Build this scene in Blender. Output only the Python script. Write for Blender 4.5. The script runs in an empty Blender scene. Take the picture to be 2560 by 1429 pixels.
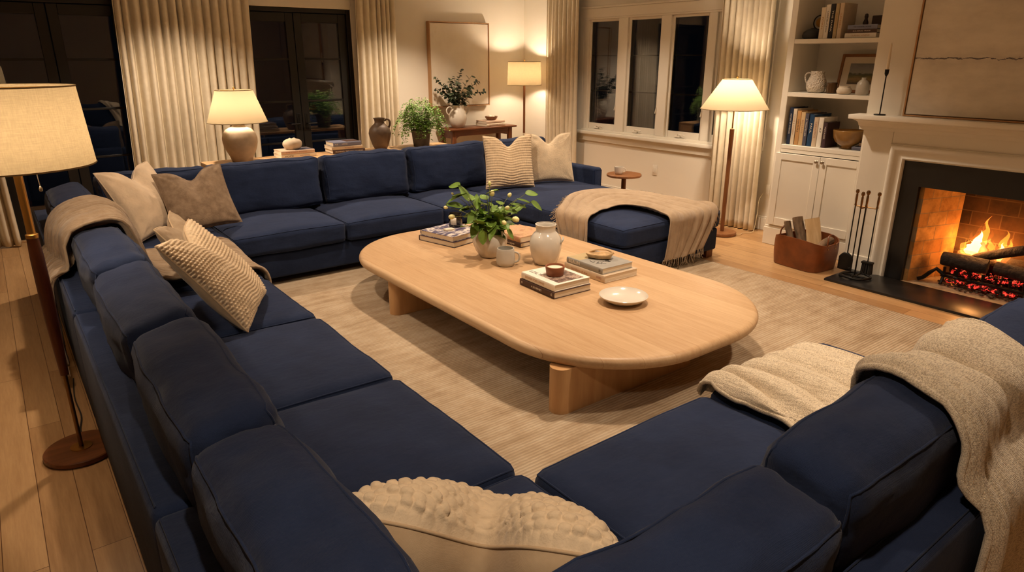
"""Living room at night: navy sectional, oak coffee table, lamps and a lit fireplace."""
EXPOSURE = 1.06
DOWN = [(.45, .55, 46), (.9, 4.3, 62), (2.9, 2.5, 90), (2.9, 4.8, 84), (3.5, .85, 74), (4.75, 3.7, 84), (1.6, 7.0, 100), (4.2, 7.0, 115), (5.3, 5.7, 52)]  # last downlight added to brighten window wall; two near ones moved to light fabrics
E_FLOOR, E_TABLE, E_CORNER, E_CONE, E_FIRE = 40, 27, 60, 60, 2.6
TABLE = (2.0, 3.72, 1.95, 5.06, .70)
import bpy, bmesh, math, random
import numpy as np
from mathutils import Vector, Matrix, noise, Euler

random.seed(7)
rng = np.random.RandomState(11)
PI = math.pi
scene = bpy.context.scene
COL = scene.collection

# ------------------------------------------------------------------ materials
def srgb(r, g, b):
    f = lambda c: (c / 12.92) if c <= 0.04045 else ((c + 0.055) / 1.055) ** 2.4
    return (f(r / 255), f(g / 255), f(b / 255), 1)

class Nodes:
    def __init__(self, name):
        self.m = bpy.data.materials.new(name)
        self.m.use_nodes = True
        self.t = self.m.node_tree
        self.b = self.t.nodes['Principled BSDF']
        self.out = self.t.nodes['Material Output']
    def n(self, typ, **kw):
        nd = self.t.nodes.new(typ)
        for k, v in kw.items():
            if k in nd.inputs and not hasattr(nd, k):
                nd.inputs[k].default_value = v
            else:
                setattr(nd, k, v)
        return nd
    def l(self, a, b):
        self.t.links.new(a, b)
    def coord(self, scale=(1, 1, 1), rot=(0, 0, 0), world=False):
        if world:
            src = self.n('ShaderNodeNewGeometry').outputs['Position']
        else:
            src = self.n('ShaderNodeTexCoord').outputs['Object']
        mp = self.n('ShaderNodeMapping')
        mp.inputs['Scale'].default_value = scale
        mp.inputs['Rotation'].default_value = rot
        self.l(src, mp.inputs['Vector'])
        return mp.outputs['Vector']
    def noise(self, vec, scale, detail=3, rough=.5):
        nd = self.n('ShaderNodeTexNoise')
        nd.inputs['Scale'].default_value = scale
        nd.inputs['Detail'].default_value = detail
        nd.inputs['Roughness'].default_value = rough
        if vec is not None:
            self.l(vec, nd.inputs['Vector'])
        return nd.outputs['Fac']
    def ramp(self, fac, stops):
        nd = self.n('ShaderNodeValToRGB')
        el = nd.color_ramp.elements
        while len(el) < len(stops):
            el.new(.5)
        for e, (p, c) in zip(el, stops):
            e.position = p
            e.color = c
        self.l(fac, nd.inputs['Fac'])
        return nd.outputs['Color']
    def mix(self, fac, a, b, mode='MIX'):
        nd = self.n('ShaderNodeMix', data_type='RGBA', blend_type=mode)
        for sock, v in ((0, fac), (6, a), (7, b)):
            if hasattr(v, 'is_linked'):
                self.l(v, nd.inputs[sock])
            else:
                nd.inputs[sock].default_value = v
        return nd.outputs[2]
    def math(self, op, a, b=None):
        nd = self.n('ShaderNodeMath', operation=op)
        for i, v in enumerate((a, b)):
            if v is None:
                continue
            if hasattr(v, 'is_linked'):
                self.l(v, nd.inputs[i])
            else:
                nd.inputs[i].default_value = v
        return nd.outputs[0]
    def bump(self, h, strength=.3, dist=.005):
        nd = self.n('ShaderNodeBump')
        nd.inputs['Strength'].default_value = strength
        nd.inputs['Distance'].default_value = dist
        self.l(h, nd.inputs['Height'])
        if self.b.inputs['Normal'].is_linked:
            self.l(self.b.inputs['Normal'].links[0].from_socket, nd.inputs['Normal'])
        self.l(nd.outputs['Normal'], self.b.inputs['Normal'])

def plain(name, col, rough=.6, metal=0, var=0, vscale=6, bump=0, bscale=60, bdist=.003, spec=.5, coat=0, sheen=0, stretch=(1, 1, 1)):
    k = Nodes(name)
    k.b.inputs['Base Color'].default_value = col
    k.b.inputs['Roughness'].default_value = rough
    k.b.inputs['Metallic'].default_value = metal
    k.b.inputs['Specular IOR Level'].default_value = spec
    k.b.inputs['Coat Weight'].default_value = coat
    k.b.inputs['Sheen Weight'].default_value = sheen
    v = k.coord(stretch)
    if var:
        f = k.noise(v, vscale, 4)
        lo = tuple(c * (1 - var) for c in col[:3]) + (1,)
        hi = tuple(min(1, c * (1 + var)) for c in col[:3]) + (1,)
        k.l(k.ramp(f, [(.3, lo), (.7, hi)]), k.b.inputs['Base Color'])
    if bump:
        k.bump(k.noise(v, bscale, 3), bump, bdist)
    return k.m

def fabric(name, col, col2=None, weave=450, bump=.35, var=.25, vscale=9, dist=.002, streak=None, sheen=.15, sheen_rough=.5, crease=None, crease_h=.32):
    """woven cloth: crossed thread waves for the weave, blotchy tone from noise"""
    k = Nodes(name)
    k.b.inputs['Roughness'].default_value = .95
    k.b.inputs['Specular IOR Level'].default_value = .15
    k.b.inputs['Sheen Weight'].default_value = sheen
    k.b.inputs['Sheen Roughness'].default_value = sheen_rough
    v = k.coord()
    col2 = col2 or tuple(c * (1 - var) for c in col[:3]) + (1,)
    f = k.noise(v, vscale, 5, .6)
    base = k.ramp(f, [(.32, col2), (.68, col)])
    if streak:
        sv = k.coord(streak[0])
        s = k.noise(sv, streak[1], 3, .7)
        base = k.mix(k.math('MULTIPLY', k.ramp(s, [(.45, (0, 0, 0, 1)), (.6, (1, 1, 1, 1))]), streak[3]), base, streak[2])
    k.l(base, k.b.inputs['Base Color'])
    w1 = k.n('ShaderNodeTexWave', wave_type='BANDS', bands_direction='X'); w1.inputs['Scale'].default_value = weave / 6.28
    w2 = k.n('ShaderNodeTexWave', wave_type='BANDS', bands_direction='Y'); w2.inputs['Scale'].default_value = weave / 6.28
    w3 = k.n('ShaderNodeTexWave', wave_type='BANDS', bands_direction='Z'); w3.inputs['Scale'].default_value = weave / 6.28
    for w in (w1, w2, w3):
        w.inputs['Distortion'].default_value = 1.2
        w.inputs['Detail'].default_value = 1
        k.l(v, w.inputs['Vector'])
    h = k.math('ADD', k.math('ADD', w1.outputs['Fac'], w2.outputs['Fac']), w3.outputs['Fac'])
    k.bump(h, bump, dist)
    k.bump(k.noise(v, 26, 4), .25, .006)
    if crease:
        k.bump(k.noise(k.coord(crease), 5, 4, .6), crease_h, .02)
    return k.m

def wood(name, c1, c2, scale=1, rough=.45, axis='X', dark=None, bump=.05, spec=.4):
    k = Nodes(name)
    k.b.inputs['Roughness'].default_value = rough
    k.b.inputs['Specular IOR Level'].default_value = spec
    sc = {'X': (1, 9, 9), 'Y': (9, 1, 9), 'Z': (9, 9, 1)}[axis]
    v = k.coord(tuple(s * scale for s in sc))
    f = k.noise(v, 2.2, 6, .62)
    base = k.ramp(f, [(.28, c1), (.72, c2)])
    if dark:
        f2 = k.noise(v, .9, 5, .8)
        base = k.mix(k.ramp(f2, [(.62, (0, 0, 0, 1)), (.74, (.7, .7, .7, 1))]), base, dark)
    k.l(base, k.b.inputs['Base Color'])
    k.bump(f, bump, .003)
    return k.m

def planks(name, c1, c2, cm, width, length, along='Y', rough=.35, grain=.25, seam=.0015, spec=.45, dark=None, world=True):
    """boards laid side by side with their own tones, grain and thin seams"""
    k = Nodes(name)
    k.b.inputs['Roughness'].default_value = rough
    k.b.inputs['Specular IOR Level'].default_value = spec
    rot = (0, 0, PI / 2) if along == 'Y' else (0, 0, 0)
    v = k.coord((1, 1, 1), rot, world=world)
    br = k.n('ShaderNodeTexBrick', offset=.37, offset_frequency=2, squash=1)
    br.inputs['Scale'].default_value = 1
    br.inputs['Brick Width'].default_value = length
    br.inputs['Row Height'].default_value = width
    br.inputs['Mortar Size'].default_value = seam
    br.inputs['Mortar Smooth'].default_value = .1
    br.inputs['Bias'].default_value = 0
    br.inputs['Color1'].default_value = (0, 0, 0, 1)
    br.inputs['Color2'].default_value = (1, 1, 1, 1)
    br.inputs['Mortar'].default_value = (.5, .5, .5, 1)
    k.l(v, br.inputs['Vector'])
    # grain: noise stretched along the board and shifted per board
    add = k.n('ShaderNodeVectorMath', operation='ADD')
    sc = k.n('ShaderNodeVectorMath', operation='MULTIPLY')
    sc.inputs[1].default_value = (1.3, 16, 16)
    k.l(v, sc.inputs[0])
    k.l(sc.outputs[0], add.inputs[0])
    off = k.n('ShaderNodeVectorMath', operation='SCALE'); off.inputs['Scale'].default_value = 13
    k.l(br.outputs['Color'], off.inputs[0])
    k.l(off.outputs[0], add.inputs[1])
    g = k.noise(add.outputs[0], 1.6, 6, .62)
    tone = k.mix(.62, br.outputs['Color'], g)
    tone = k.ramp(tone, [(.2, c1), (.8, c2)])
    g2 = k.noise(add.outputs[0], 5, 5, .7)
    tone = k.mix(grain, tone, k.ramp(g2, [(.35, c1), (.65, c2)]), 'MIX')
    if dark:
        g3 = k.noise(add.outputs[0], .75, 6, .75)
        tone = k.mix(k.ramp(g3, [(.66, (0, 0, 0, 1)), (.78, (.8, .8, .8, 1))]), tone, dark)
    tone = k.mix(br.outputs['Fac'], tone, cm)
    k.l(tone, k.b.inputs['Base Color'])
    k.bump(g, .06, .002)
    k.bump(k.math('SUBTRACT', 1.0, br.outputs['Fac']), .4, .001)
    return k.m

def emit(name, col, strength):
    k = Nodes(name)
    k.b.inputs['Base Color'].default_value = (0, 0, 0, 1)
    k.b.inputs['Emission Color'].default_value = col
    k.b.inputs['Emission Strength'].default_value = strength
    return k.m

def shade_mat(name, col, glow, trans=.55, weave=0):
    """lamp shade cloth: lets the bulb's light through and scatters it"""
    k = Nodes(name)
    t = k.t
    t.nodes.remove(k.b)
    v = k.coord()
    dif = k.n('ShaderNodeBsdfDiffuse'); trn = k.n('ShaderNodeBsdfTranslucent')
    c = col
    if weave:
        v2 = k.coord((8, 8, 90)); v3 = k.coord((70, 70, 8))
        f = k.math('ADD', k.math('MULTIPLY', k.noise(v2, 3, 3), .5), k.math('MULTIPLY', k.noise(v3, 3, 3), .5))
        cc = k.ramp(f, [(.38, tuple(x * (1 - weave) for x in col[:3]) + (1,)), (.62, col)])
        k.l(cc, dif.inputs['Color']); k.l(cc, trn.inputs['Color'])
    else:
        dif.inputs['Color'].default_value = c; trn.inputs['Color'].default_value = c
    mx = k.n('ShaderNodeMixShader'); mx.inputs[0].default_value = trans
    k.l(dif.outputs[0], mx.inputs[1]); k.l(trn.outputs[0], mx.inputs[2])
    k.l(mx.outputs[0], k.out.inputs['Surface'])
    return k.m

M = {}
M['wall'] = plain('wall_paint', srgb(236, 228, 212), .85, bump=.06, bscale=120, bdist=.001, spec=.2)
M['ceiling'] = plain('ceiling_paint', srgb(238, 232, 220), .9, spec=.2)
M['white'] = plain('white_satin_paint', srgb(236, 229, 214), .5, spec=.35, var=.02, vscale=3)
M['navy'] = fabric('navy_twill', (.0215, .0345, .082, 1), (.0155, .025, .061, 1), weave=900, bump=.3, vscale=5, dist=.0015, sheen=.10, sheen_rough=.4, crease=(1.2, 2.2, 2.6))
M['curtain'] = fabric('curtain_linen', srgb(232, 220, 196), srgb(224, 210, 184), weave=700, bump=.2, vscale=14, sheen=.05)
M['floor'] = planks('oak_floor', srgb(150, 110, 70), srgb(204, 164, 116), srgb(96, 62, 36), .135, 1.9, 'Y', rough=.33, dark=srgb(120, 78, 44))
M['table'] = planks('oak_table', srgb(180, 142, 102), srgb(214, 182, 142), srgb(160, 120, 80), .17, 60.0, 'Y', rough=.42, seam=.0008, dark=srgb(150, 104, 62), spec=.35)
M['oak'] = wood('oak_veneer', srgb(186, 144, 98), srgb(212, 174, 128), 1.0, .45)
M['oak_y'] = wood('oak_veneer_upright', srgb(186, 138, 90), srgb(208, 164, 114), 1.0, .45, 'Z')
M['walnut'] = wood('walnut', srgb(84, 46, 24), srgb(128, 76, 42), 1.4, .4, 'Z')
M['walnut_x'] = wood('walnut_flat', srgb(78, 42, 22), srgb(122, 72, 40), 1.4, .35, 'X')
M['teak'] = wood('teak', srgb(112, 68, 38), srgb(150, 98, 58), 1.6, .4, 'Z')
M['teak_x'] = wood('teak_flat', srgb(116, 72, 40), srgb(158, 106, 64), 1.6, .38, 'X')
M['black_wood'] = plain('black_door_paint', (.012, .011, .010, 1), .45, spec=.4)
M['slate'] = plain('black_slate', (.011, .0105, .0105, 1), .34, var=.3, vscale=8, bump=.12, bscale=40, spec=.5)
M['black_metal'] = plain('black_iron', (.012, .011, .010, 1), .5, metal=.6, bump=.1, bscale=80)
M['brass'] = plain('aged_brass', srgb(196, 152, 84), .32, metal=1)
M['bronze'] = plain('dull_bronze', srgb(130, 100, 66), .42, metal=1)
M['nickel'] = plain('brushed_nickel', srgb(170, 158, 140), .35, metal=1)
M['leather'] = plain('cognac_leather', srgb(124, 68, 32), .42, var=.35, vscale=7, bump=.15, bscale=45, spec=.5)
M['ceramic'] = plain('cream_glaze', srgb(214, 206, 192), .16, var=.05, vscale=6, spec=.55, coat=.3)
M['mug_glaze'] = plain('grey_cream_glaze', srgb(188, 183, 172), .3, var=.08, vscale=9, spec=.5)
M['matte_white'] = plain('white_bisque', srgb(226, 214, 194), .75, var=.05, vscale=12, bump=.2, bscale=60)
M['lamp_stone'] = plain('lamp_stoneware', srgb(190, 172, 148), .75, var=.18, vscale=9, bump=.25, bscale=30, bdist=.004)
M['jug_brown'] = plain('brown_stoneware', srgb(98, 78, 60), .5, var=.25, vscale=7, bump=.15, bscale=30)
M['pot_grey'] = plain('grey_clay', srgb(104, 94, 82), .8, var=.25, vscale=14, bump=.2, bscale=50)
M['olive_glaze'] = plain('ochre_glaze', srgb(150, 110, 58), .25, var=.25, vscale=6, spec=.55, coat=.2)
M['soil'] = plain('soil', srgb(46, 34, 24), .95, bump=.8, bscale=60, bdist=.01)
M['leaf'] = plain('leaf_green', srgb(106, 136, 54), .42, var=.3, vscale=12, spec=.4)
M['leaf_dark'] = plain('leaf_dark_green', srgb(56, 66, 44), .45, var=.35, vscale=10, spec=.4)
M['fern'] = plain('fern_green', srgb(124, 166, 66), .55, var=.35, vscale=8)
M['stem'] = plain('stem_green', srgb(122, 128, 72), .6)
M['twig'] = plain('twig_brown', srgb(96, 66, 46), .7)
M['bud'] = plain('bud_yellow', srgb(224, 216, 150), .6, var=.15, vscale=30)
M['page'] = plain('book_pages', srgb(222, 208, 184), .85, bump=.5, bscale=8, bdist=.002, stretch=(1, 1, 60))
M['ink'] = plain('dark_ink', (.03, .026, .024, 1), .6)
M['ink_red'] = plain('faded_red_ink', srgb(160, 110, 88), .6)
M['ink_white'] = plain('white_ink', srgb(226, 216, 198), .6)
M['ink_gold'] = plain('tan_ink', srgb(178, 128, 70), .6)
M['wax'] = plain('candle_wax', srgb(236, 222, 196), .5)
M['black_glass'] = plain('dark_glass_jar', (.014, .011, .009, 1), .12, spec=.6)
M['rust'] = plain('rust_ceramic', srgb(142, 82, 48), .5, var=.1)
M['bark'] = plain('log_bark', srgb(128, 104, 80), .9, var=.45, vscale=22, bump=.9, bscale=40, bdist=.012, stretch=(1, 1, .35))
M['split_wood'] = wood('split_wood', srgb(196, 160, 112), srgb(226, 196, 150), 2.5, .8, 'Z', bump=.3)
M['char'] = plain('charred_log', (.022, .014, .010, 1), .85, var=.5, vscale=14, bump=.9, bscale=30, bdist=.015)
M['ash'] = plain('ash_bed', srgb(74, 62, 50), .95, var=.5, vscale=40, bump=.9, bscale=60, bdist=.02)
M['sand_floor'] = plain('firebox_floor', srgb(168, 146, 114), .9, var=.2, vscale=30, bump=.4, bscale=70)
M['canvas'] = plain('pale_canvas', srgb(222, 206, 180), .85, var=.04, vscale=3, bump=.15, bscale=200)
M['frame_oak'] = wood('frame_oak', srgb(170, 128, 86), srgb(196, 154, 108), 1.5, .5, 'Z')
M['frame_brown'] = wood('frame_brown', srgb(124, 76, 34), srgb(150, 98, 48), 1.5, .5, 'X')
M['plastic'] = plain('white_plastic', srgb(232, 224, 208), .4)
M['cord_dark'] = plain('dark_cord', (.02, .018, .016, 1), .6)
M['cord_pale'] = plain('pale_cord', srgb(206, 186, 150), .6)

def glass_mat():
    k = Nodes('window_glass')
    k.b.inputs['Base Color'].default_value = (1, 1, 1, 1)
    k.b.inputs['Roughness'].default_value = 0.0
    k.b.inputs['IOR'].default_value = 1.5
    k.b.inputs['Transmission Weight'].default_value = 1
    return k.m
M['glass'] = glass_mat()

def rug_mat():
    k = Nodes('ribbed_wool_rug')
    k.b.inputs['Roughness'].default_value = .97
    k.b.inputs['Specular IOR Level'].default_value = .1
    v = k.coord((2.2, 14, 1), world=True)
    f = k.noise(v, 1.3, 5, .7)
    v2 = k.coord((1, 1, 1), world=True)
    f2 = k.noise(v2, 3.5, 5, .65)
    t = k.mix(.5, f, f2)
    base = k.ramp(t, [(.34, srgb(156, 132, 104)), (.5, srgb(186, 164, 136)), (.66, srgb(204, 186, 160))])
    w = k.n('ShaderNodeTexWave', wave_type='BANDS', bands_direction='Y')
    w.inputs['Scale'].default_value = 1 / .0195 * .314 * 1.0
    w.inputs['Distortion'].default_value = 1.0
    w.inputs['Detail'].default_value = 2
    w.inputs['Detail Scale'].default_value = 3
    k.l(v2, w.inputs['Vector'])
    base = k.mix(k.math('MULTIPLY', k.math('SUBTRACT', 1.0, w.outputs['Fac']), .28), base, srgb(120, 96, 70))
    k.l(base, k.b.inputs['Base Color'])
    k.bump(w.outputs['Fac'], .6, .006)
    k.bump(k.noise(v2, 160, 2), .3, .003)
    return k.m
M['rug'] = rug_mat()

def firebrick():
    k = Nodes('firebrick')
    k.b.inputs['Roughness'].default_value = .9
    k.b.inputs['Specular IOR Level'].default_value = .1
    tc = k.n('ShaderNodeTexCoord').outputs['UV']
    br = k.n('ShaderNodeTexBrick', offset=.5)
    br.inputs['Scale'].default_value = 1
    br.inputs['Brick Width'].default_value = .21
    br.inputs['Row Height'].default_value = .115
    br.inputs['Mortar Size'].default_value = .004
    br.inputs['Color1'].default_value = srgb(196, 150, 92)
    br.inputs['Color2'].default_value = srgb(172, 124, 72)
    br.inputs['Mortar'].default_value = srgb(150, 128, 100)
    k.l(tc, br.inputs['Vector'])
    f = k.noise(k.coord(), 5, 5, .65)
    # soot deposited on the back wall and upwards: an irregular stain
    col = k.mix(k.ramp(f, [(.42, (0, 0, 0, 1)), (.62, (.55, .55, .55, 1))]), br.outputs['Color'], srgb(84, 58, 36))
    k.l(col, k.b.inputs['Base Color'])
    k.bump(k.math('SUBTRACT', 1.0, br.outputs['Fac']), .6, .004)
    return k.m
M['firebrick'] = firebrick()

def soot_brick():
    m = M['firebrick'].copy()
    m.name = 'sooty_firebrick'
    for nd in m.node_tree.nodes:
        if nd.type == 'TEX_BRICK':
            nd.inputs['Color1'].default_value = srgb(62, 44, 29)
            nd.inputs['Color2'].default_value = srgb(47, 33, 22)
            nd.inputs['Mortar'].default_value = srgb(82, 64, 44)
    return m
M['sootbrick'] = soot_brick()

# ------------------------------------------------------------------ objects and meshes
def link(o, parent=None):
    COL.objects.link(o)
    if parent is not None:
        o.parent = parent
    return o

def tag(o, label=None, cat=None, group=None, kind=None):
    if label: o['label'] = label
    if cat: o['category'] = cat
    if group: o['group'] = group
    if kind: o['kind'] = kind
    return o

def thing(name, label, cat, loc=(0, 0, 0), rz=0, group=None, kind=None):
    o = bpy.data.objects.new(name, None)
    o.empty_display_size = .05
    o.location = loc
    o.rotation_euler = (0, 0, rz)
    link(o)
    return tag(o, label, cat, group, kind)

def copy_thing(src, loc, rz=None, label=None, group=None):
    c = src.copy(); COL.objects.link(c)
    c.location = loc
    if rz is not None:
        c.rotation_euler = (0, 0, rz)
    if label: c['label'] = label
    if group: c['group'] = group
    for ch in list(src.children):
        d = ch.copy(); COL.objects.link(d); d.parent = c
        for g in list(ch.children):
            e = g.copy(); COL.objects.link(e); e.parent = d
    return c

class MB:
    """collects vertices and faces, then becomes one mesh object"""
    def __init__(self):
        self.v = []; self.f = []; self.mi = []; self.uv = None
    def add(self, verts, faces, mat=0, M4=None):
        b = len(self.v)
        if M4 is not None:
            verts = [tuple(M4 @ Vector(p)) for p in verts]
        self.v.extend(tuple(p) for p in verts)
        self.f.extend(tuple(b + i for i in q) for q in faces)
        self.mi.extend([mat] * len(faces))
        return self
    def box(self, x0, x1, y0, y1, z0, z1, r=0, seg=2, mat=0, M4=None):
        if r <= 0:
            vs = [(x0, y0, z0), (x1, y0, z0), (x1, y1, z0), (x0, y1, z0), (x0, y0, z1), (x1, y0, z1), (x1, y1, z1), (x0, y1, z1)]
            fs = [(3, 2, 1, 0), (4, 5, 6, 7), (0, 1, 5, 4), (1, 2, 6, 5), (2, 3, 7, 6), (3, 0, 4, 7)]
            return self.add(vs, fs, mat, M4)
        bm = bmesh.new()
        bmesh.ops.create_cube(bm, size=1)
        for q in bm.verts:
            q.co = Vector(((x0 + x1) / 2 + q.co.x * (x1 - x0), (y0 + y1) / 2 + q.co.y * (y1 - y0), (z0 + z1) / 2 + q.co.z * (z1 - z0)))
        r = min(r, .49 * min(x1 - x0, y1 - y0, z1 - z0))
        bmesh.ops.bevel(bm, geom=list(bm.edges), offset=r, segments=seg, profile=.5, affect='EDGES', clamp_overlap=True)
        bm.verts.index_update()
        vs = [tuple(q.co) for q in bm.verts]; fs = [tuple(q.index for q in f.verts) for f in bm.faces]
        bm.free()
        return self.add(vs, fs, mat, M4)
    def lathe(self, prof, n=40, c=(0, 0, 0), mat=0, M4=None, cap=True, fn=None):
        vs = []; fs = []
        for (r, z) in prof:
            for k in range(n):
                a = 2 * PI * k / n
                rr = r if fn is None else r * fn(a, z)
                vs.append((c[0] + rr * math.cos(a), c[1] + rr * math.sin(a), c[2] + z))
        m = len(prof)
        for i in range(m - 1):
            for k in range(n):
                a = i * n + k; b = i * n + (k + 1) % n
                fs.append((a, b, b + n, a + n))
        if cap:
            if prof[0][0] > 1e-5: fs.append(tuple(reversed(range(n))))
            if prof[-1][0] > 1e-5: fs.append(tuple((m - 1) * n + k for k in range(n)))
        return self.add(vs, fs, mat, M4)
    def tube(self, pts, r, n=8, mat=0, caps=True, closed=False, M4=None):
        pts = [Vector(p) for p in pts]
        m = len(pts)
        rs = r if hasattr(r, '__len__') else [r] * m
        vs = []; fs = []
        up = None
        for i, p in enumerate(pts):
            if closed:
                t = pts[(i + 1) % m] - pts[i - 1]
            else:
                t = pts[min(i + 1, m - 1)] - pts[max(i - 1, 0)]
            t = t.normalized() if t.length > 1e-9 else Vector((0, 0, 1))
            if up is None:
                up = t.orthogonal().normalized()
            else:
                up = (up - t * up.dot(t))
                up = up.normalized() if up.length > 1e-6 else t.orthogonal().normalized()
            w = t.cross(up)
            for k in range(n):
                a = 2 * PI * k / n
                vs.append(tuple(p + (up * math.cos(a) + w * math.sin(a)) * rs[i]))
        rng_ = m if closed else m - 1
        for i in range(rng_):
            j = (i + 1) % m
            for k in range(n):
                fs.append((i * n + k, i * n + (k + 1) % n, j * n + (k + 1) % n, j * n + k))
        if caps and not closed:
            fs.append(tuple(reversed(range(n)))); fs.append(tuple((m - 1) * n + k for k in range(n)))
        return self.add(vs, fs, mat, M4)
    def grid(self, P, mat=0, closeu=False, closev=False, flip=False):
        nu, nv = P.shape[:2]
        fs = []
        for i in range(nu if closeu else nu - 1):
            for j in range(nv if closev else nv - 1):
                a = i * nv + j; b = ((i + 1) % nu) * nv + j
                c = ((i + 1) % nu) * nv + (j + 1) % nv; d = i * nv + (j + 1) % nv
                fs.append((a, d, c, b) if flip else (a, b, c, d))
        return self.add(P.reshape(-1, 3).tolist(), fs, mat)
    def prism(self, poly, y0, y1, axis='y', mat=0):
        """extrude a 2D outline: axis y -> outline in (x,z); x -> (y,z); z -> (x,y)"""
        n = len(poly)
        def P(a, b, t):
            return {'y': (a, t, b), 'x': (t, a, b), 'z': (a, b, t)}[axis]
        vs = [P(a, b, y0) for a, b in poly] + [P(a, b, y1) for a, b in poly]
        fs = [tuple(range(n)), tuple(reversed(range(n, 2 * n)))] + [(i, i + n, (i + 1) % n + n, (i + 1) % n) for i in range(n)]
        return self.add(vs, fs, mat)
    def build(self, name, mats, parent=None, smooth=True, angle=40, world=None, solid=None, fixn=True):
        me = bpy.data.meshes.new(name)
        vs = self.v
        if world is not None:   # vertices were given in room coordinates; move them to the parent's frame
            inv = Matrix.LocRotScale(Vector(world.location), world.rotation_euler.to_quaternion(), None).inverted()
            vs = [tuple(inv @ Vector(p)) for p in vs]
        me.from_pydata(vs, [], self.f)
        if not isinstance(mats, (list, tuple)): mats = [mats]
        for m in mats: me.materials.append(m)
        if len(mats) > 1:
            me.polygons.foreach_set('material_index', self.mi)
        if fixn:
            bm = bmesh.new(); bm.from_mesh(me)
            bmesh.ops.recalc_face_normals(bm, faces=list(bm.faces))
            bm.to_mesh(me); bm.free()
        me.validate(); me.update()
        if smooth:
            me.polygons.foreach_set('use_smooth', [True] * len(me.polygons))
            if angle is not None:
                try:
                    me.set_sharp_from_angle(angle=math.radians(angle))
                except Exception:
                    pass
        o = bpy.data.objects.new(name, me)
        link(o, parent)
        if solid:
            md = o.modifiers.new('thickness', 'SOLIDIFY'); md.thickness = solid; md.offset = 0
        return o

def part(mb, name, mat, parent, **kw):
    return mb.build(name, mat, parent, **kw)

def structure(mb, name, mat, **kw):
    o = mb.build(name, mat, None, **kw)
    o['kind'] = 'structure'
    return o

def solo(mb, name, mat, label, cat, origin=(0, 0, 0), group=None, **kw):
    """a thing that is one mesh; its vertices were given in room coordinates"""
    ox, oy, oz = origin
    mb.v = [(a - ox, b - oy, c - oz) for a, b, c in mb.v]
    o = mb.build(name, mat, None, **kw)
    o.location = origin
    return tag(o, label, cat, group)

def tmesh(body, size, extrude=.0004, align='CENTER', spacing=1.0):
    cu = bpy.data.curves.new('lettering', 'FONT')
    cu.body = body; cu.size = size; cu.extrude = extrude; cu.align_x = align; cu.align_y = 'CENTER'
    cu.space_character = spacing
    cu.resolution_u = 2
    o = bpy.data.objects.new('lettering', cu); COL.objects.link(o)
    bpy.context.view_layer.update()
    dg = bpy.context.evaluated_depsgraph_get()
    me = bpy.data.meshes.new_from_object(o.evaluated_get(dg))
    bpy.data.objects.remove(o); bpy.data.curves.remove(cu)
    return me

def text(body, size, mat, parent, pos, X, Y, name='title', width=None, spacing=1.0):
    """lettering lying at pos, reading along X with its top towards Y (parent's frame)"""
    me = tmesh(body, size, spacing=spacing)
    me.materials.clear(); me.materials.append(mat)
    X = Vector(X).normalized(); Y = Vector(Y).normalized(); Z = X.cross(Y)
    s = 1
    if width and len(me.vertices):
        xs = [v.co.x for v in me.vertices]
        s = width / max(1e-6, max(xs) - min(xs))
    R = Matrix((X, Y, Z)).transposed().to_4x4()
    me.transform(Matrix.Translation(pos) @ R @ Matrix.Diagonal((s, 1, 1, 1)))
    me.name = name
    o = bpy.data.objects.new(name, me)
    return link(o, parent)

# ------------------------------------------------------------------ soft goods
def nz(P, f, seed=0.0):
    """smooth noise sampled at an array of points"""
    out = np.empty(len(P))
    for i, p in enumerate(P):
        out[i] = noise.noise(Vector((p[0] * f + seed, p[1] * f + seed * .7, p[2] * f - seed * 1.3)))
    return out

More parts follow.
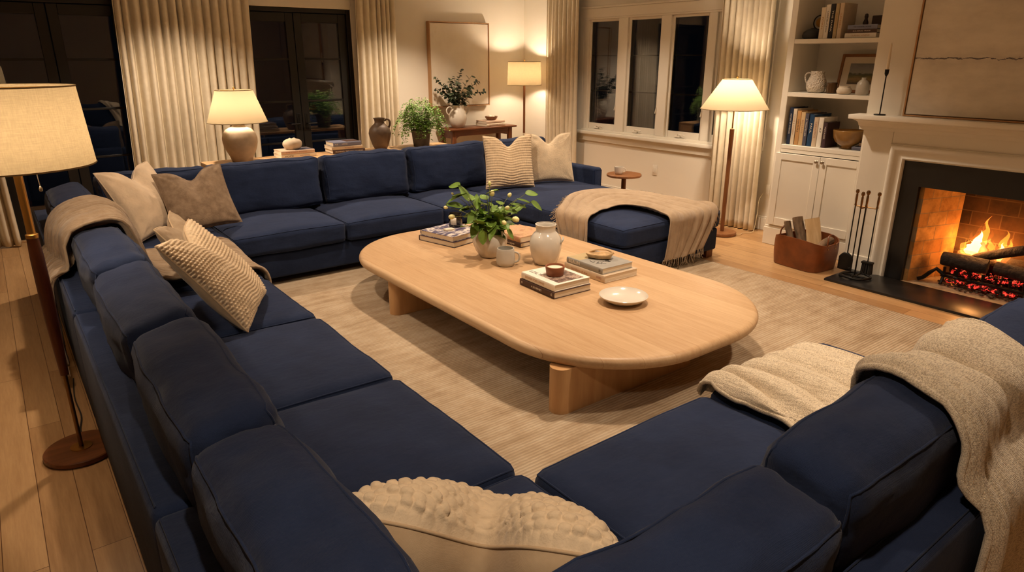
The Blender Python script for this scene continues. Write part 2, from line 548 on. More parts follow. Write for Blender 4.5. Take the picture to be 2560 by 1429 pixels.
class Cushion:
    """box cushion: rounded box, crowned faces, slightly uneven; w along x, d along y, h along z, standing on z=0"""
    def __init__(s, w, d, h, r=.05, top=.03, front=0., bot=0., amp=.006, freq=5, seed=0., pinch=0., n=20, sag=None):
        s.half = np.array((w / 2, d / 2, h / 2)); s.r = r; s.top = top; s.front = front; s.bot = bot
        s.amp = amp; s.freq = freq; s.seed = seed; s.pinch = pinch; s.n = n; s.sag = sag
    def f(s, p):
        p = np.sign(p) * np.abs(p) ** .8
        P = p * s.half
        q = np.clip(P, -(s.half - s.r), s.half - s.r)
        d = P - q
        L = np.linalg.norm(d, axis=1, keepdims=True); L[L < 1e-9] = 1
        dirn = d / L
        out = q + dirn * s.r
        n = out / s.half
        ex = np.clip(1 - n[:, 0] ** 2, 0, 1); ey = np.clip(1 - n[:, 1] ** 2, 0, 1); ez = np.clip(1 - n[:, 2] ** 2, 0, 1)
        out[:, 2] += np.where(n[:, 2] > 0, s.top, s.bot) * n[:, 2] * ex * ey ** .6
        out[:, 1] += s.front * n[:, 1] * ex ** .6 * ez ** .8
        if s.pinch:  # sides drawn in, corners left standing out
            out[:, 0] -= s.pinch * n[:, 0] * ez
            out[:, 2] -= s.pinch * .7 * n[:, 2] * ex * (n[:, 2] > 0)
        if s.amp:
            a = nz(out, s.freq, s.seed) * s.amp + nz(out * np.array((1, 1.6, 2.6)), s.freq * 2.6, s.seed + 5) * s.amp * .35
            out += dirn * a[:, None]
        if s.sag is not None:
            out = s.sag(out)
        out[:, 2] += s.half[2]
        return out
    def mesh(s):
        bm = bmesh.new()
        bmesh.ops.create_cube(bm, size=2)
        bmesh.ops.subdivide_edges(bm, edges=list(bm.edges), cuts=s.n, use_grid_fill=True)
        bm.verts.index_update()
        P = np.array([tuple(v.co) for v in bm.verts]); F = [tuple(v.index for v in f.verts) for f in bm.faces]
        bm.free()
        return s.f(P), F
    def loop(s, axis, sign, off=1.0, n=16):
        """the welt round the face axis=sign"""
        t = np.linspace(-1, 1, n, endpoint=False); o = np.ones(n)
        a = np.concatenate([t, o, -t, -o]); b = np.concatenate([-o, t, o, -t])
        P = np.empty((len(a), 3))
        others = [i for i in range(3) if i != axis]
        P[:, axis] = sign * off; P[:, others[0]] = a; P[:, others[1]] = b
        return s.f(P)

def put_cushion(c, M4, name, mat, parent, world, welts=(), wr=.0042):
    P, F = c.mesh()
    m = MB(); m.add(P.tolist(), F, 0, M4)
    o = m.build(name, mat, parent, angle=None, world=world, fixn=False)
    if welts:
        w = MB()
        for ax, sg in welts:
            w.tube([M4 @ Vector(p) for p in c.loop(ax, sg)], wr, 5, closed=True)
        b = w.build('piping', mat, o, angle=None)
        if world is not None:
            inv = Matrix.LocRotScale(Vector(world.location), world.rotation_euler.to_quaternion(), None).inverted()
            b.data.transform(inv)
    return o

def pillow_uv(n, tp=.85):
    t = np.linspace(-1, 1, n)
    t = np.sign(t) * np.abs(t) ** tp
    return np.meshgrid(t, t, indexing='ij')

def pillow_sides(w, h, t, chop=.0, n=41, seed=0., wrinkle=.01, chopw=.32, ear=.07, back_t=None, lump=None, slump=.15, backlump=None, tp=.85):
    """front and back cloth of a knife-edge pillow in its own frame: X across, Y up, Z out of the front"""
    u, v = pillow_uv(n, tp)
    X = w / 2 * u * (1 - ear * (1 - v ** 2))
    Y = h / 2 * v * (1 - ear * (1 - u ** 2))
    up = np.clip((v + 1) / 2, 0, 1)
    Y = Y - chop * np.exp(-(u / chopw) ** 2) * up ** 2.2
    prof = np.clip((1 - u ** 2) * (1 - v ** 2), 0, 1) ** .42
    prof = prof * (1 + slump * (-v)) 
    prof = prof * (1 - .45 * np.exp(-(u / (chopw * .8)) ** 2) * up ** 2 * (chop > 0))
    out = []
    for sgn, tt in ((1, t), (-1, back_t or t)):
        Z = sgn * tt / 2 * prof
        P = np.stack([X, Y, Z], -1)
        fl = P.reshape(-1, 3)
        wv = (nz(fl, 6, seed + sgn) * wrinkle + nz(fl, 15, seed + 3) * wrinkle * .45).reshape(n, n)
        edge = np.clip((1 - np.abs(u)) * 6, 0, 1) * np.clip((1 - np.abs(v)) * 6, 0, 1)
        # gathers radiating from the corners
        rad = np.sin(np.arctan2(1 - np.abs(v) + 1e-3, 1 - np.abs(u) + 1e-3) * 9) * np.exp(-((1 - np.abs(u)) ** 2 + (1 - np.abs(v)) ** 2) * 3)
        P[..., 2] += sgn * (wv + rad * wrinkle * .55) * edge
        L = lump if sgn > 0 else backlump
        if L is not None:   # stitches follow the cloth, so they are spaced along its surface
            au = np.cumsum(np.linalg.norm(np.diff(P, axis=0, prepend=P[:1]), axis=2), axis=0); au -= au[n // 2:n // 2 + 1]
            av = np.cumsum(np.linalg.norm(np.diff(P, axis=1, prepend=P[:, :1]), axis=2), axis=1); av -= av[:, n // 2:n // 2 + 1]
            N = grid_normals(P); N *= np.sign(N[n // 2, n // 2, 2]) * sgn
            fade = np.clip((1 - np.abs(u)) * 40, 0, 1) * np.clip((1 - np.abs(v)) * 40, 0, 1)
            P = P + N * (L(au, av) * fade)[..., None]
        out.append(P)
    return out

def frame_from(C, U, V):
    U = Vector(U).normalized(); V = Vector(V); V = (V - U * V.dot(U)).normalized(); N = U.cross(V)
    m = Matrix((U, V, N)).transposed().to_4x4()
    return Matrix.Translation(C) @ m

def put_pillow(name, label, C, U, V, front, back, fm, bm_=None, group=None, trim=True, front_name='front_panel', back_name='back_panel'):
    """front/back grids -> thing at the pillow's lowest point"""
    F = frame_from(C, U, V)
    ws = [[F @ Vector(p) for p in g.reshape(-1, 3)] for g in (front, back)]
    zmin = min(p.z for w in ws for p in w)
    root_loc = (C[0], C[1], zmin)
    n = front.shape[0]
    A = np.array([tuple(p) for p in ws[0]]).reshape(n, n, 3); B = np.array([tuple(p) for p in ws[1]]).reshape(n, n, 3)
    if bm_ is None:
        m = MB(); m.grid(A); m.grid(B, flip=True)
        o = solo(m, name, fm, label, 'pillow', root_loc, group, angle=None, fixn=False)
    else:
        o = thing(name, label, 'pillow', root_loc, 0, group)
        m = MB(); m.grid(A); m.build(front_name, fm, o, angle=None, world=o, fixn=False)
        m = MB(); m.grid(B, flip=True); m.build(back_name, bm_, o, angle=None, world=o, fixn=False)
    if trim:
        e = np.concatenate([A[:-1, 0], A[-1, :-1], A[::-1, -1][:-1], A[0, ::-1][:-1]])[::2]
        w = MB(); w.tube(e.tolist(), .0045, 6, closed=True)
        w.build('seam_welt', bm_ or fm, o, angle=None, world=o)
    return o

def catmull(pts, n):
    """n points evenly spread along a smooth curve through pts"""
    pts = [np.array(p, float) for p in pts]
    P = [2 * pts[0] - pts[1]] + pts + [2 * pts[-1] - pts[-2]]
    fine = []
    for i in range(1, len(P) - 2):
        for k in range(24):
            t = k / 24
            a, b, c, d = P[i - 1], P[i], P[i + 1], P[i + 2]
            fine.append(.5 * ((2 * b) + (-a + c) * t + (2 * a - 5 * b + 4 * c - d) * t * t + (-a + 3 * b - 3 * c + d) * t ** 3))
    fine.append(pts[-1])
    fine = np.array(fine)
    s = np.concatenate([[0], np.cumsum(np.linalg.norm(np.diff(fine, axis=0), axis=1))])
    q = np.linspace(0, s[-1], n)
    return np.stack([np.interp(q, s, fine[:, k]) for k in range(fine.shape[1])], -1)

def grid_normals(P):
    du = np.gradient(P, axis=0); dv = np.gradient(P, axis=1)
    N = np.cross(du, dv); L = np.linalg.norm(N, axis=2, keepdims=True); L[L < 1e-9] = 1
    return N / L

def fringe_mesh(E, D, n, length, r=.003, jit=.02, seed=1):
    """tassel strands hanging from the polyline E; D = direction per end"""
    R = random.Random(seed)
    m = MB()
    E = np.array(E)
    s = np.concatenate([[0], np.cumsum(np.linalg.norm(np.diff(E, axis=0), axis=1))])
    for k in range(n):
        q = s[-1] * (k + .5 + R.uniform(-.3, .3)) / n
        p = np.array([np.interp(q, s, E[:, i]) for i in range(3)])
        d = D(q / s[-1]) if callable(D) else np.array(D, float)
        L = length * R.uniform(.75, 1.2)
        j1 = np.array([R.uniform(-1, 1) for _ in range(3)]) * jit; j2 = np.array([R.uniform(-1, 1) for _ in range(3)]) * jit
        m.tube([p - d * .006, p + d * L * .35 + j1 * .3, p + d * L * .7 + j1 * .6, p + d * L + j2], [r, r * .9, r * .8, r * .6], 4)
    return m

def mug_handle(r, z0, z1, out, tr=.007, n=12):
    pts = []
    for k in range(n + 1):
        a = -PI / 2 + PI * k / n
        pts.append((r + out * math.cos(a) ** .8 if math.cos(a) > 0 else r, 0, (z0 + z1) / 2 + (z1 - z0) / 2 * math.sin(a)))
    pts[0] = (r - .004, 0, z0); pts[-1] = (r - .004, 0, z1)
    return pts

# ------------------------------------------------------------------ the room
XR, YB, XL, YN, ZC = 6.42, 8.15, -1.9, -1.9, 2.75
m = MB(); m.box(XL - .2, XR + .2, YN - .2, YB + .2, -.12, 0); structure(m, 'floor', M['floor'], smooth=False)
m = MB(); m.box(XL - .2, XR + .2, YN - .2, YB + .2, ZC, ZC + .1); structure(m, 'ceiling', M['ceiling'], smooth=False)
D1 = (-.06, 1.35); D2 = (2.34, 3.74); DH = 2.30
m = MB()
m.box(XL - .2, D1[0], YB, YB + .18, 0, ZC); m.box(D1[1], D2[0], YB, YB + .18, 0, ZC); m.box(D2[1], XR + .2, YB, YB + .18, 0, ZC)
m.box(D1[0], D1[1], YB, YB + .18, DH, ZC); m.box(D2[0], D2[1], YB, YB + .18, DH, ZC)
structure(m, 'wall_back', M['wall'], smooth=False)
W0, W1, WZ0, WZ1 = 4.16, 6.86, .83, 2.235
m = MB()
m.box(XR, XR + .18, YN - .2, W0, 0, ZC); m.box(XR, XR + .18, W1, YB, 0, ZC)
m.box(XR, XR + .18, W0, W1, 0, WZ0); m.box(XR, XR + .18, W0, W1, WZ1, ZC)
structure(m, 'wall_right', M['wall'], smooth=False)
m = MB(); m.box(XL - .18, XL, YN - .2, YB, 0, ZC); structure(m, 'wall_left', M['wall'], smooth=False)
m = MB(); m.box(XL, XR, YN - .18, YN, 0, ZC); structure(m, 'wall_near', M['wall'], smooth=False)
FX = 5.75; FY0, FY1 = .65, 2.755; OY0, OY1, OZ = 1.15, 2.25, .79
m = MB()
m.box(FX, XR, OY1 + .05, FY1, 0, ZC); m.box(FX, XR, FY0, OY0 - .05, 0, ZC); m.box(FX, XR, OY0 - .05, OY1 + .05, OZ + .03, ZC)
structure(m, 'wall_chimney', M['white'], smooth=False)
# baseboards
def baseboard(name, poly_fn):
    m = MB(); poly_fn(m); structure(m, name, M['white'])
def bb_right(m):
    m.box(XR - .018, XR, 3.70, YB, 0, .13, .003, 1); m.box(XR - .012, XR, 3.70, YB, .13, .15, .004, 1)
baseboard('baseboard_right', bb_right)
def bb_back(m):
    for a, b in ((XL, D1[0] - .09), (D1[1] + .09, D2[0] - .09), (D2[1] + .09, XR - .02)):
        m.box(a, b, YB - .018, YB, 0, .15, .004, 1)
baseboard('baseboard_back', bb_back)
# casings over and beside the doors
def casing(name, a, b):
    m = MB()
    m.box(a - .09, a, YB - .022, YB, 0, DH + .11, .004, 1); m.box(b, b + .09, YB - .022, YB, 0, DH + .11, .004, 1)
    m.box(a, b, YB - .022, YB, DH, DH + .11, .004, 1); m.box(a - .1, b + .1, YB - .032, YB, DH + .11, DH + .135, .004, 1)
    structure(m, name, M['white'])
casing('trim_1', *D1); casing('trim_2', *D2)

def french_doors(name, a, b):
    d = tag(bpy.data.objects.new(name, None), kind='structure'); d.location = ((a + b) / 2, YB, 0); link(d)
    y0, y1 = YB + .03, YB + .085
    m = MB()
    for x0, x1, z0, z1 in ((a, a + .05, 0, DH), (b - .05, b, 0, DH), (a + .05, b - .05, DH - .05, DH)):
        m.box(x0, x1, YB + .005, YB + .15, z0, z1, .004, 1)
    m.build('door_frame', M['black_wood'], d, world=d)
    m = MB(); m.box(a, b, YB - .01, YB + .16, .0, .018, .004, 1); m.build('threshold', M['oak'], d, world=d)
    mid = (a + b) / 2
    for (p, q, hs) in ((a + .055, mid - .003, 1), (mid + .003, b - .055, -1)):
        leaf = MB()
        st, so = .092, .10
        l0 = so if hs == 1 else st; l1 = st if hs == 1 else so
        leaf.box(p, p + l0, y0, y1, .02, DH - .055, .004, 1); leaf.box(q - l1, q, y0, y1, .02, DH - .055, .004, 1)
        leaf.box(p + l0, q - l1, y0, y1, .02, .24, .004, 1); leaf.box(p + l0, q - l1, y0, y1, DH - .105 - .05, DH - .055, .004, 1)
        lf = leaf.build('door_leaf', M['black_wood'], d, world=d)
        mu = MB()
        for z in (1.737, 1.259, .78):
            mu.box(p + l0 - .002, q - l1 + .002, y0 + .008, y1 - .008, z - .011, z + .011, .003, 1)
        mu.build('muntin', M['black_wood'], lf, world=d)
        g = MB(); g.box(p + l0 - .003, q - l1 + .003, y0 + .016, y0 + .022, .238, DH - .153); g.box(p + l0 - .003, q - l1 + .003, y0 + .034, y0 + .040, .238, DH - .153)
        g.build('pane', M['glass'], lf, world=d, smooth=False)
        hx = q - l1 / 2 if hs == 1 else p + l0 / 2
        h = MB(); h.box(hx - .018, hx + .018, y0 - .008, y0, .93, 1.12, .004, 1)
        h.tube([(hx, y0 - .004, 1.0), (hx, y0 - .05, 1.0)], .009, 8)
        h.tube([(hx, y0 - .05, 1.0), (hx - hs * .11, y0 - .05, 1.0)], .009, 8)
        h.build('door_handle', M['black_metal'], lf, world=d)
    # wall-wide hinge lugs
    return d
french_doors('door_1', *D1); french_doors('door_2', *D2)

# casement window of five narrow sashes
wd = tag(bpy.data.objects.new('window_1', None), kind='structure'); wd.location = (XR, (W0 + W1) / 2, WZ0); link(wd)
m = MB()
m.box(XR - .02, XR + .12, W0, W1, WZ1 - .02, WZ1, .003, 1); m.box(XR - .02, XR + .12, W0, W1, WZ0, WZ0 + .03, .003, 1)
posts = [(4.16, 4.23), (4.79, 4.89), (5.42, 5.555), (6.09, 6.235), (6.775, 6.86)]
for a, b in posts:
    m.box(XR - .02, XR + .12, a, b, WZ0 + .03, WZ1 - .02, .003, 1)
m.build('window_frame', M['white'], wd, world=wd)
for (a, b) in [(4.23, 4.79), (4.89, 5.42), (5.555, 6.09), (6.235, 6.775)]:
    s = MB(); z0, z1 = WZ0 + .03, WZ1 - .02; x0, x1 = XR + .005, XR + .05; w = .035
    s.box(x0, x1, a, a + w, z0, z1, .003, 1); s.box(x0, x1, b - w, b, z0, z1, .003, 1)
    s.box(x0, x1, a + w, b - w, z0, z0 + .075, .003, 1); s.box(x0, x1, a + w, b - w, z1 - .03, z1, .003, 1)
    so = s.build('sash', M['white'], wd, world=wd)
    g = MB(); g.box(x0 + .012, x0 + .018, a + w - .003, b - w + .003, z0 + .072, z1 - .028); g.box(x0 + .036, x0 + .042, a + w - .003, b - w + .003, z0 + .072, z1 - .028); g.build('pane', M['glass'], so, world=wd, smooth=False)
    u = MB()
    for z in (1.78, 1.35):
        u.box(x0 + .020, x0 + .034, a + w, b - w, z - .007, z + .007)
    u.build('muntin', M['black_wood'], so, world=wd, smooth=False)
    h = MB(); yc = b - .20
    h.box(x0 - .03, x0, yc - .04, yc + .04, z0 + .005, z0 + .03, .008, 2)
    h.tube([(x0 - .02, yc, z0 + .028), (x0 - .03, yc - .02, z0 + .045), (x0 - .03, yc - .09, z0 + .04), (x0 - .03, yc - .11, z0 + .035)], .007, 6)
    h.build('crank_handle', M['plastic'], so, world=wd)
    h = MB(); h.box(x0 - .012, x0, a + .008, a + .028, z0 + .25, z0 + .36, .004, 1)
    h.tube([(x0 - .012, a + .018, z0 + .33), (x0 - .03, a + .02, z0 + .26)], .005, 6); h.build('sash_lock', M['plastic'], so, world=wd)
m = MB(); m.box(XR - .075, XR + .005, W0 - .06, W1 + .06, .79, .83, .006, 2); m.box(XR - .028, XR, W0 - .03, W1 + .03, .70, .79, .004, 1)
m.build('window_sill', M['white'], wd, world=wd)
m = MB(); m.box(XR - .022, XR, W0 - .08, W0, WZ0, WZ1 + .11, .003, 1); m.box(XR - .022, XR, W1, W1 + .08, WZ0, WZ1 + .11, .003, 1)
m.box(XR - .022, XR, W0, W1, WZ1, WZ1 + .11, .003, 1); m.box(XR - .035, XR, W0 - .09, W1 + .09, WZ1 + .11, WZ1 + .135, .003, 1)
m.build('window_casing', M['white'], wd, world=wd)

# ------------------------------------------------------------------ curtains
def curtain(label, p0, p1, b0, b1, folds, seed, normal, depth=.045, z0=.012, z1=2.66):
    """pleated panel hanging from p0..p1 (top) to b0..b1 (hem)"""
    R = random.Random(seed)
    nu, nv = folds * 14 + 1, 34
    ph = [R.uniform(-.5, .5) for _ in range(8)]
    wid = [R.uniform(.6, 1.25) for _ in range(folds)]
    cum = np.concatenate([[0], np.cumsum(wid)]); cum /= cum[-1]
    ampk = np.array([R.uniform(.6, 1.15) for _ in range(folds + 1)])
    t = np.linspace(0, 1, nu); k = np.interp(t, cum, np.arange(folds + 1))
    P = np.empty((nu, nv, 3)); nrm = np.array(normal, float)
    for j in range(nv):
        s = j / (nv - 1)                # 0 top, 1 hem
        kk = k + .07 * s * np.sin(2 * PI * t * 1.3 + ph[0])
        a = np.interp(kk, np.arange(folds + 1), ampk) * depth * (.75 + .4 * s)
        wv = np.sin(2 * PI * kk); wv = np.sign(wv) * np.abs(wv) ** .9
        off = a * wv + .012 * np.sin(2 * PI * kk * .37 + ph[2] + s * 1.5) * s
        line = np.outer(1 - t, np.array(p0) * (1 - s) + np.array(b0) * s) + np.outer(t, np.array(p1) * (1 - s) + np.array(b1) * s)
        side = np.outer(np.cos(2 * PI * kk) * .006, np.array((nrm[1], -nrm[0])))
        P[:, j, :2] = line + np.outer(off, nrm) + side
        P[:, j, 2] = z1 + (z0 - z1) * s
    c = ((p0[0] + p1[0]) / 2, (p0[1] + p1[1]) / 2, z0)
    o = thing('curtain', label, 'curtain', c)
    mb = MB(); mb.grid(P); mb.build('panel', M['curtain'], o, world=o, angle=None, solid=.004)
    return o
yc = YB - .15
curtain('wide cream pleated curtain between the two pairs of black French doors', (1.20, yc), (2.50, yc), (1.10, yc), (2.43, yc), 16, 3, (0, 1), .05)
curtain('narrow cream curtain at the end of the French doors behind the brown jug', (3.75, yc), (4.26, yc), (3.69, yc), (4.24, yc), 7, 5, (0, 1))
curtain('cream curtain edge seen under the big drum lampshade', (-.62, yc), (.0, yc), (-.6, yc), (.03, yc), 7, 8, (0, 1))
xc = XR - .15
curtain('cream curtain in the corner next to the drum floor lamp and the window', (xc, 7.47), (xc, 6.84), (xc, 7.47), (xc, 6.82), 8, 9, (1, 0), .04)
curtain('cream curtain behind the cone shade floor lamp beside the white bookcase', (xc, 4.66), (xc, 4.05), (xc, 4.61), (xc, 4.01), 9, 12, (1, 0), .045)
def curtain_rod(label, a, b):
    o = thing('curtain_rod', label, 'curtain rod', a)
    m = MB(); m.tube([a, b], .013, 10); m.build('rod', M['black_metal'], o, world=o)
    for e in (a, b):
        m = MB(); m.lathe([(.0, -.022), (.016, -.018), (.022, 0), (.016, .018), (0, .022)], 14, e); m.build('finial', M['black_metal'], o, world=o)
    d = np.array(b) - np.array(a); out = (0, 1, 0) if abs(d[0]) > abs(d[1]) else (1, 0, 0)
    for q in (.06, .5, .94):
        p = np.array(a) + d * q
        m = MB(); m.tube([p, p + np.array(out) * .146], .008, 8); m.build('bracket', M['black_metal'], o, world=o)
curtain_rod('long curtain rod above the black French doors', (-.75, yc, 2.68), (4.35, yc, 2.68))
curtain_rod('curtain rod above the white casement window', (xc, 3.98, 2.68), (xc, 7.55, 2.68))

# ------------------------------------------------------------------ fireplace
fp = thing('fireplace', 'white panelled fireplace with black slate surround and brick firebox', 'fireplace', (FX, 1.70, 0))
def profile_frame(m, y0, y1, z1, prof, x):
    """moulding swept up one leg, across the top and down the other; prof = [(away from opening, out of wall)]"""
    A = []
    for (d, o) in prof:
        A.append([(x - o, y1 + d, 0), (x - o, y1 + d, z1 + d), (x - o, y0 - d, z1 + d), (x - o, y0 - d, 0)])
    m.grid(np.array(A), 0)
m = MB()   # flat pilasters and frieze
PX = FX - .03
m.box(PX, FX, 2.50, 2.73, 0, 1.20, .003, 1); m.box(PX, FX, .67, .90, 0, 1.20, .003, 1); m.box(PX, FX, .90, 2.50, 1.09, 1.20, .003, 1)
m.box(PX - .012, FX, 2.49, 2.735, 0, .15, .004, 1); m.box(PX - .012, FX, .665, .91, 0, .15, .004, 1)
m.build('pilaster', M['white'], fp, world=fp)
m = MB()
profile_frame(m, 1.02, 2.385, .985, [(0, 0), (0, .035), (.012, .043), (.02, .036), (.026, .03), (.034, .03), (.05, .036), (.068, .05), (.085, .062), (.10, .064), (.108, .056), (.112, .044), (.118, .044), (.12, .03), (.12, 0)], FX)
m.build('moulding', M['white'], fp, world=fp, angle=60)
m = MB()
cr = [(0, 1.195), (.032, 1.195), (.036, 1.222), (.05, 1.228), (.058, 1.24), (.075, 1.258), (.11, 1.27), (.15, 1.276), (.15, 1.285), (0, 1.285)]
m.prism([(FX - a, b) for a, b in cr], .625, 2.78, 'y')
m.build('cornice', M['white'], fp, world=fp, angle=50)
m = MB(); m.box(FX - .185, FX, .60, 2.81, 1.285, 1.32, .004, 2); m.build('mantel_shelf', M['white'], fp, world=fp)
m = MB()
m.box(FX - .012, FX + .04, OY1, 2.385, .0, .985); m.box(FX - .012, FX + .04, 1.015, OY0, 0, .985); m.box(FX - .012, FX + .04, OY0, OY1, OZ, .985)
m.build('slate_surround', M['slate'], fp, world=fp, smooth=False)
m = MB(); m.box(5.285, FX - .03, .74, 2.66, .0, .02, .004, 2); m.build('hearth_slab', M['slate'], fp, world=fp)
# firebox: splayed brick sides, sooty back
def brick_panel(name, a, b, z0, z1, mat):
    """upright brick slab from a to b in plan, real thickness outwards"""
    a = np.array(a); b = np.array(b); d = (b - a); L = np.linalg.norm(d); d /= L; nrm = np.array((d[1], -d[0])) * .04
    vs = []; 
    for p in (a, b, b + nrm, a + nrm):
        vs += [(p[0], p[1], z0), (p[0], p[1], z1)]
    fs = [(0, 2, 3, 1), (2, 4, 5, 3), (4, 6, 7, 5), (6, 0, 1, 7), (1, 3, 5, 7), (0, 6, 4, 2)]
    mm = MB(); mm.add(vs, fs); o = mm.build(name, mat, fp, world=fp, smooth=False)
    uv = o.data.uv_layers.new(name='UVMap')
    for lp in o.data.loops:
        v = o.data.vertices[lp.vertex_index].co
        w = np.array((v.x + fp.location.x, v.y + fp.location.y)) - a
        uv.data[lp.index].uv = (float(w @ d), v.z)
    return o
brick_panel('firebox_side', (FX + .03, OY1), (6.27, 2.11), 0, .95, M['firebrick'])
brick_panel('firebox_back', (6.27, 2.11), (6.27, 1.29), 0, .95, M['sootbrick'])
brick_panel('firebox_side', (6.27, 1.29), (FX + .03, OY0), 0, .95, M['firebrick'])
m = MB(); m.box(FX - .01, 6.31, OY0, OY1, .0, .012); m.build('firebox_floor', M['sand_floor'], fp, world=fp, smooth=False)
m = MB(); m.box(FX + .03, 6.31, OY0, OY1, .90, .95); m.build('throat', M['black_metal'], fp, world=fp, smooth=False)

# grate, logs, embers, flames
gr = thing('fire_grate', 'black iron fire grate under the burning logs', 'fire grate', (6.0, 1.72, .012))
for y in np.linspace(1.45, 1.99, 7):
    m = MB(); m.tube([(5.86, y, .17), (5.87, y, .12), (5.95, y, .10), (6.1, y, .10), (6.18, y, .12), (6.19, y, .16)], .011, 6); m.build('grate_bar', M['black_metal'], gr, world=gr)
for x in (5.90, 6.14):
    m = MB(); m.tube([(x, 1.42, .088), (x, 2.02, .088)], .012, 6); m.build('cross_bar', M['black_metal'], gr, world=gr)
for x, y in ((5.90, 1.44), (5.90, 2.0), (6.14, 1.44), (6.14, 2.0)):
    m = MB(); m.tube([(x, y, .09), (x - (.03 if x < 6 else -.03), y, .04), (x - (.045 if x < 6 else -.045), y, .027)], .012, 6); m.build('leg', M['black_metal'], gr, world=gr)
# side scroll of the grate that reaches towards the brick side
m = MB(); m.tube([(5.88, 1.99, .10), (5.87, 2.05, .14), (5.86, 2.09, .10), (5.85, 2.13, .05), (5.84, 2.165, .032)], .016, 6); m.build('scroll_arm', M['black_metal'], gr, world=gr)

def log_mesh(L, r, seed, n=18, m_=26, fork=None, flat=None):
    mb = MB()
    P = np.empty((m_, n, 3))
    for i in range(m_):
        s = i / (m_ - 1); x = (s - .5) * L
        for k in range(n):
            a = 2 * PI * k / n
            rr = r * (1 + .13 * noise.noise(Vector((x * 5 + seed, math.cos(a) * 1.4, math.sin(a) * 1.4))) + .05 * noise.noise(Vector((x * 22, math.cos(a) * 5, math.sin(a) * 5 + seed))))
            if i in (0, m_ - 1): rr *= .94
            P[i, k] = (x, rr * math.cos(a) + .02 * math.sin(s * 3 + seed), rr * math.sin(a))
    mb.grid(P, closev=True)
    b = len(mb.v)
    mb.f.append(tuple(range(n))); mb.f.append(tuple(reversed(range((m_ - 1) * n, m_ * n)))); mb.mi += [0, 0]
    return mb
def fire_log(label, c, L, r, rot, seed, group=None):
    mb = log_mesh(L, r, seed)
    o = mb.build('fire_log', M['char'], None, angle=50)
    o.location = c; o.rotation_euler = rot
    return tag(o, label, 'log', group)
fire_log('thick charred log lying at the brick side of the grate front', (5.93, 1.885, .222), .32, .058, (0, 0, PI / 2 + .12), 1.0)
fire_log('blackened log stub lying at the far front of the grate', (5.94, 1.535, .215), .30, .052, (0, 0, PI / 2 - .10), 2.3)
fire_log('blackened log lying at the back of the fire', (6.12, 1.70, .215), .60, .058, (0, 0, PI / 2 - .05), 4.0)
fire_log('thin forked log leaning across the top of the fire', (5.965, 1.68, .33), .40, .036, (0, -.42, PI / 2 + PI - .25), 7.0)
mb = MB()
R = random.Random(3)
for k in range(420):
    a = R.uniform(0, 2 * PI); q = R.uniform(0, 1) ** .6
    x = 5.99 + .19 * q * math.cos(a); y = 1.70 + .36 * q * math.sin(a); s = R.uniform(.007, .022) * (1.2 - .5 * q)
    z = .014 + .03 * (1 - q) + R.uniform(0, .01)
    mb.lathe([(0, -s * .6), (s * .8, -s * .3), (s, .1 * s), (s * .6, s * .5), (0, s * .6)], 5, (x, y, z + s * .6), 0, cap=False)
o = mb.build('ash_bed', M['ash'], None); tag(o, 'bed of grey ash and cinders under the grate', 'ash', kind='stuff')
k = Nodes('glowing_embers'); f = k.noise(k.coord(), 34, 4, .7)
k.b.inputs['Base Color'].default_value = (.02, .01, .008, 1)
k.l(k.ramp(f, [(.46, (.1, .0, .0, 1)), (.6, (1, .03, .02, 1)), (.72, (1, .12, .05, 1))]), k.b.inputs['Emission Color'])
k.l(k.math('MULTIPLY', k.ramp(f, [(.5, (0, 0, 0, 1)), (.62, (1, 1, 1, 1))]), 1.5), k.b.inputs['Emission Strength'])
M['ember'] = k.m
mb = MB()
for k_ in range(150):
    y = R.uniform(1.48, 1.97); s = R.uniform(.008, .02)
    if R.random() < .5: x = R.uniform(5.85, 5.9); z = .055 + R.uniform(0, .02)
    else: x = R.uniform(5.86, 6.08); z = .125 + R.uniform(-.005, .02)
    mb.lathe([(0, -s * .7), (s * .9, -s * .2), (s * .8, .3 * s), (0, s * .8)], 6, (x, y, z), 0, cap=False)
o = mb.build('embers', M['ember'], None); tag(o, 'glowing red embers between the grate bars', 'embers', kind='stuff')

def flame_mat(name, col, dens):
    """hot gas: gives off light through its depth, nothing else"""
    m_ = bpy.data.materials.new(name); m_.use_nodes = True; t = m_.node_tree
    t.nodes.clear()
    out = t.nodes.new('ShaderNodeOutputMaterial'); e = t.nodes.new('ShaderNodeEmission')
    e.inputs['Color'].default_value = col; e.inputs['Strength'].default_value = dens
    t.links.new(e.outputs[0], out.inputs['Volume'])
    return m_
M['flame_out'] = flame_mat('flame_orange', (1, .22, .025, 1), 3.0)
M['flame_in'] = flame_mat('flame_yellow', (1, .46, .11, 1), 14)
def tongue(mb, c, r, h, seed, lean=(0, 0), tw=.5):
    n, m_ = 12, 16
    P = np.empty((m_, n, 3))
    for i in range(m_):
        s = i / (m_ - 1)
        rr = r * (math.sin(PI * min(1, s * .9 + .12)) ** .8) * (1 - s) ** .55 + 1e-4
        ox = .035 * noise.noise(Vector((seed, s * 3, 0))) * s * 2 + lean[0] * s; oy = .035 * noise.noise(Vector((s * 3, seed, 3))) * s * 2 + lean[1] * s
        for k in range(n):
            a = 2 * PI * k / n
            q = rr * (1 + .3 * noise.noise(Vector((math.cos(a) * 1.5 + seed, math.sin(a) * 1.5, s * 4))))
            P[i, k] = (c[0] + ox + q * math.cos(a) * .7, c[1] + oy + q * math.sin(a), c[2] + h * s)
    b = len(mb.v)
    mb.grid(P, closev=True)
    mb.f.append(tuple(b + i for i in range(n))); mb.mi.append(0)
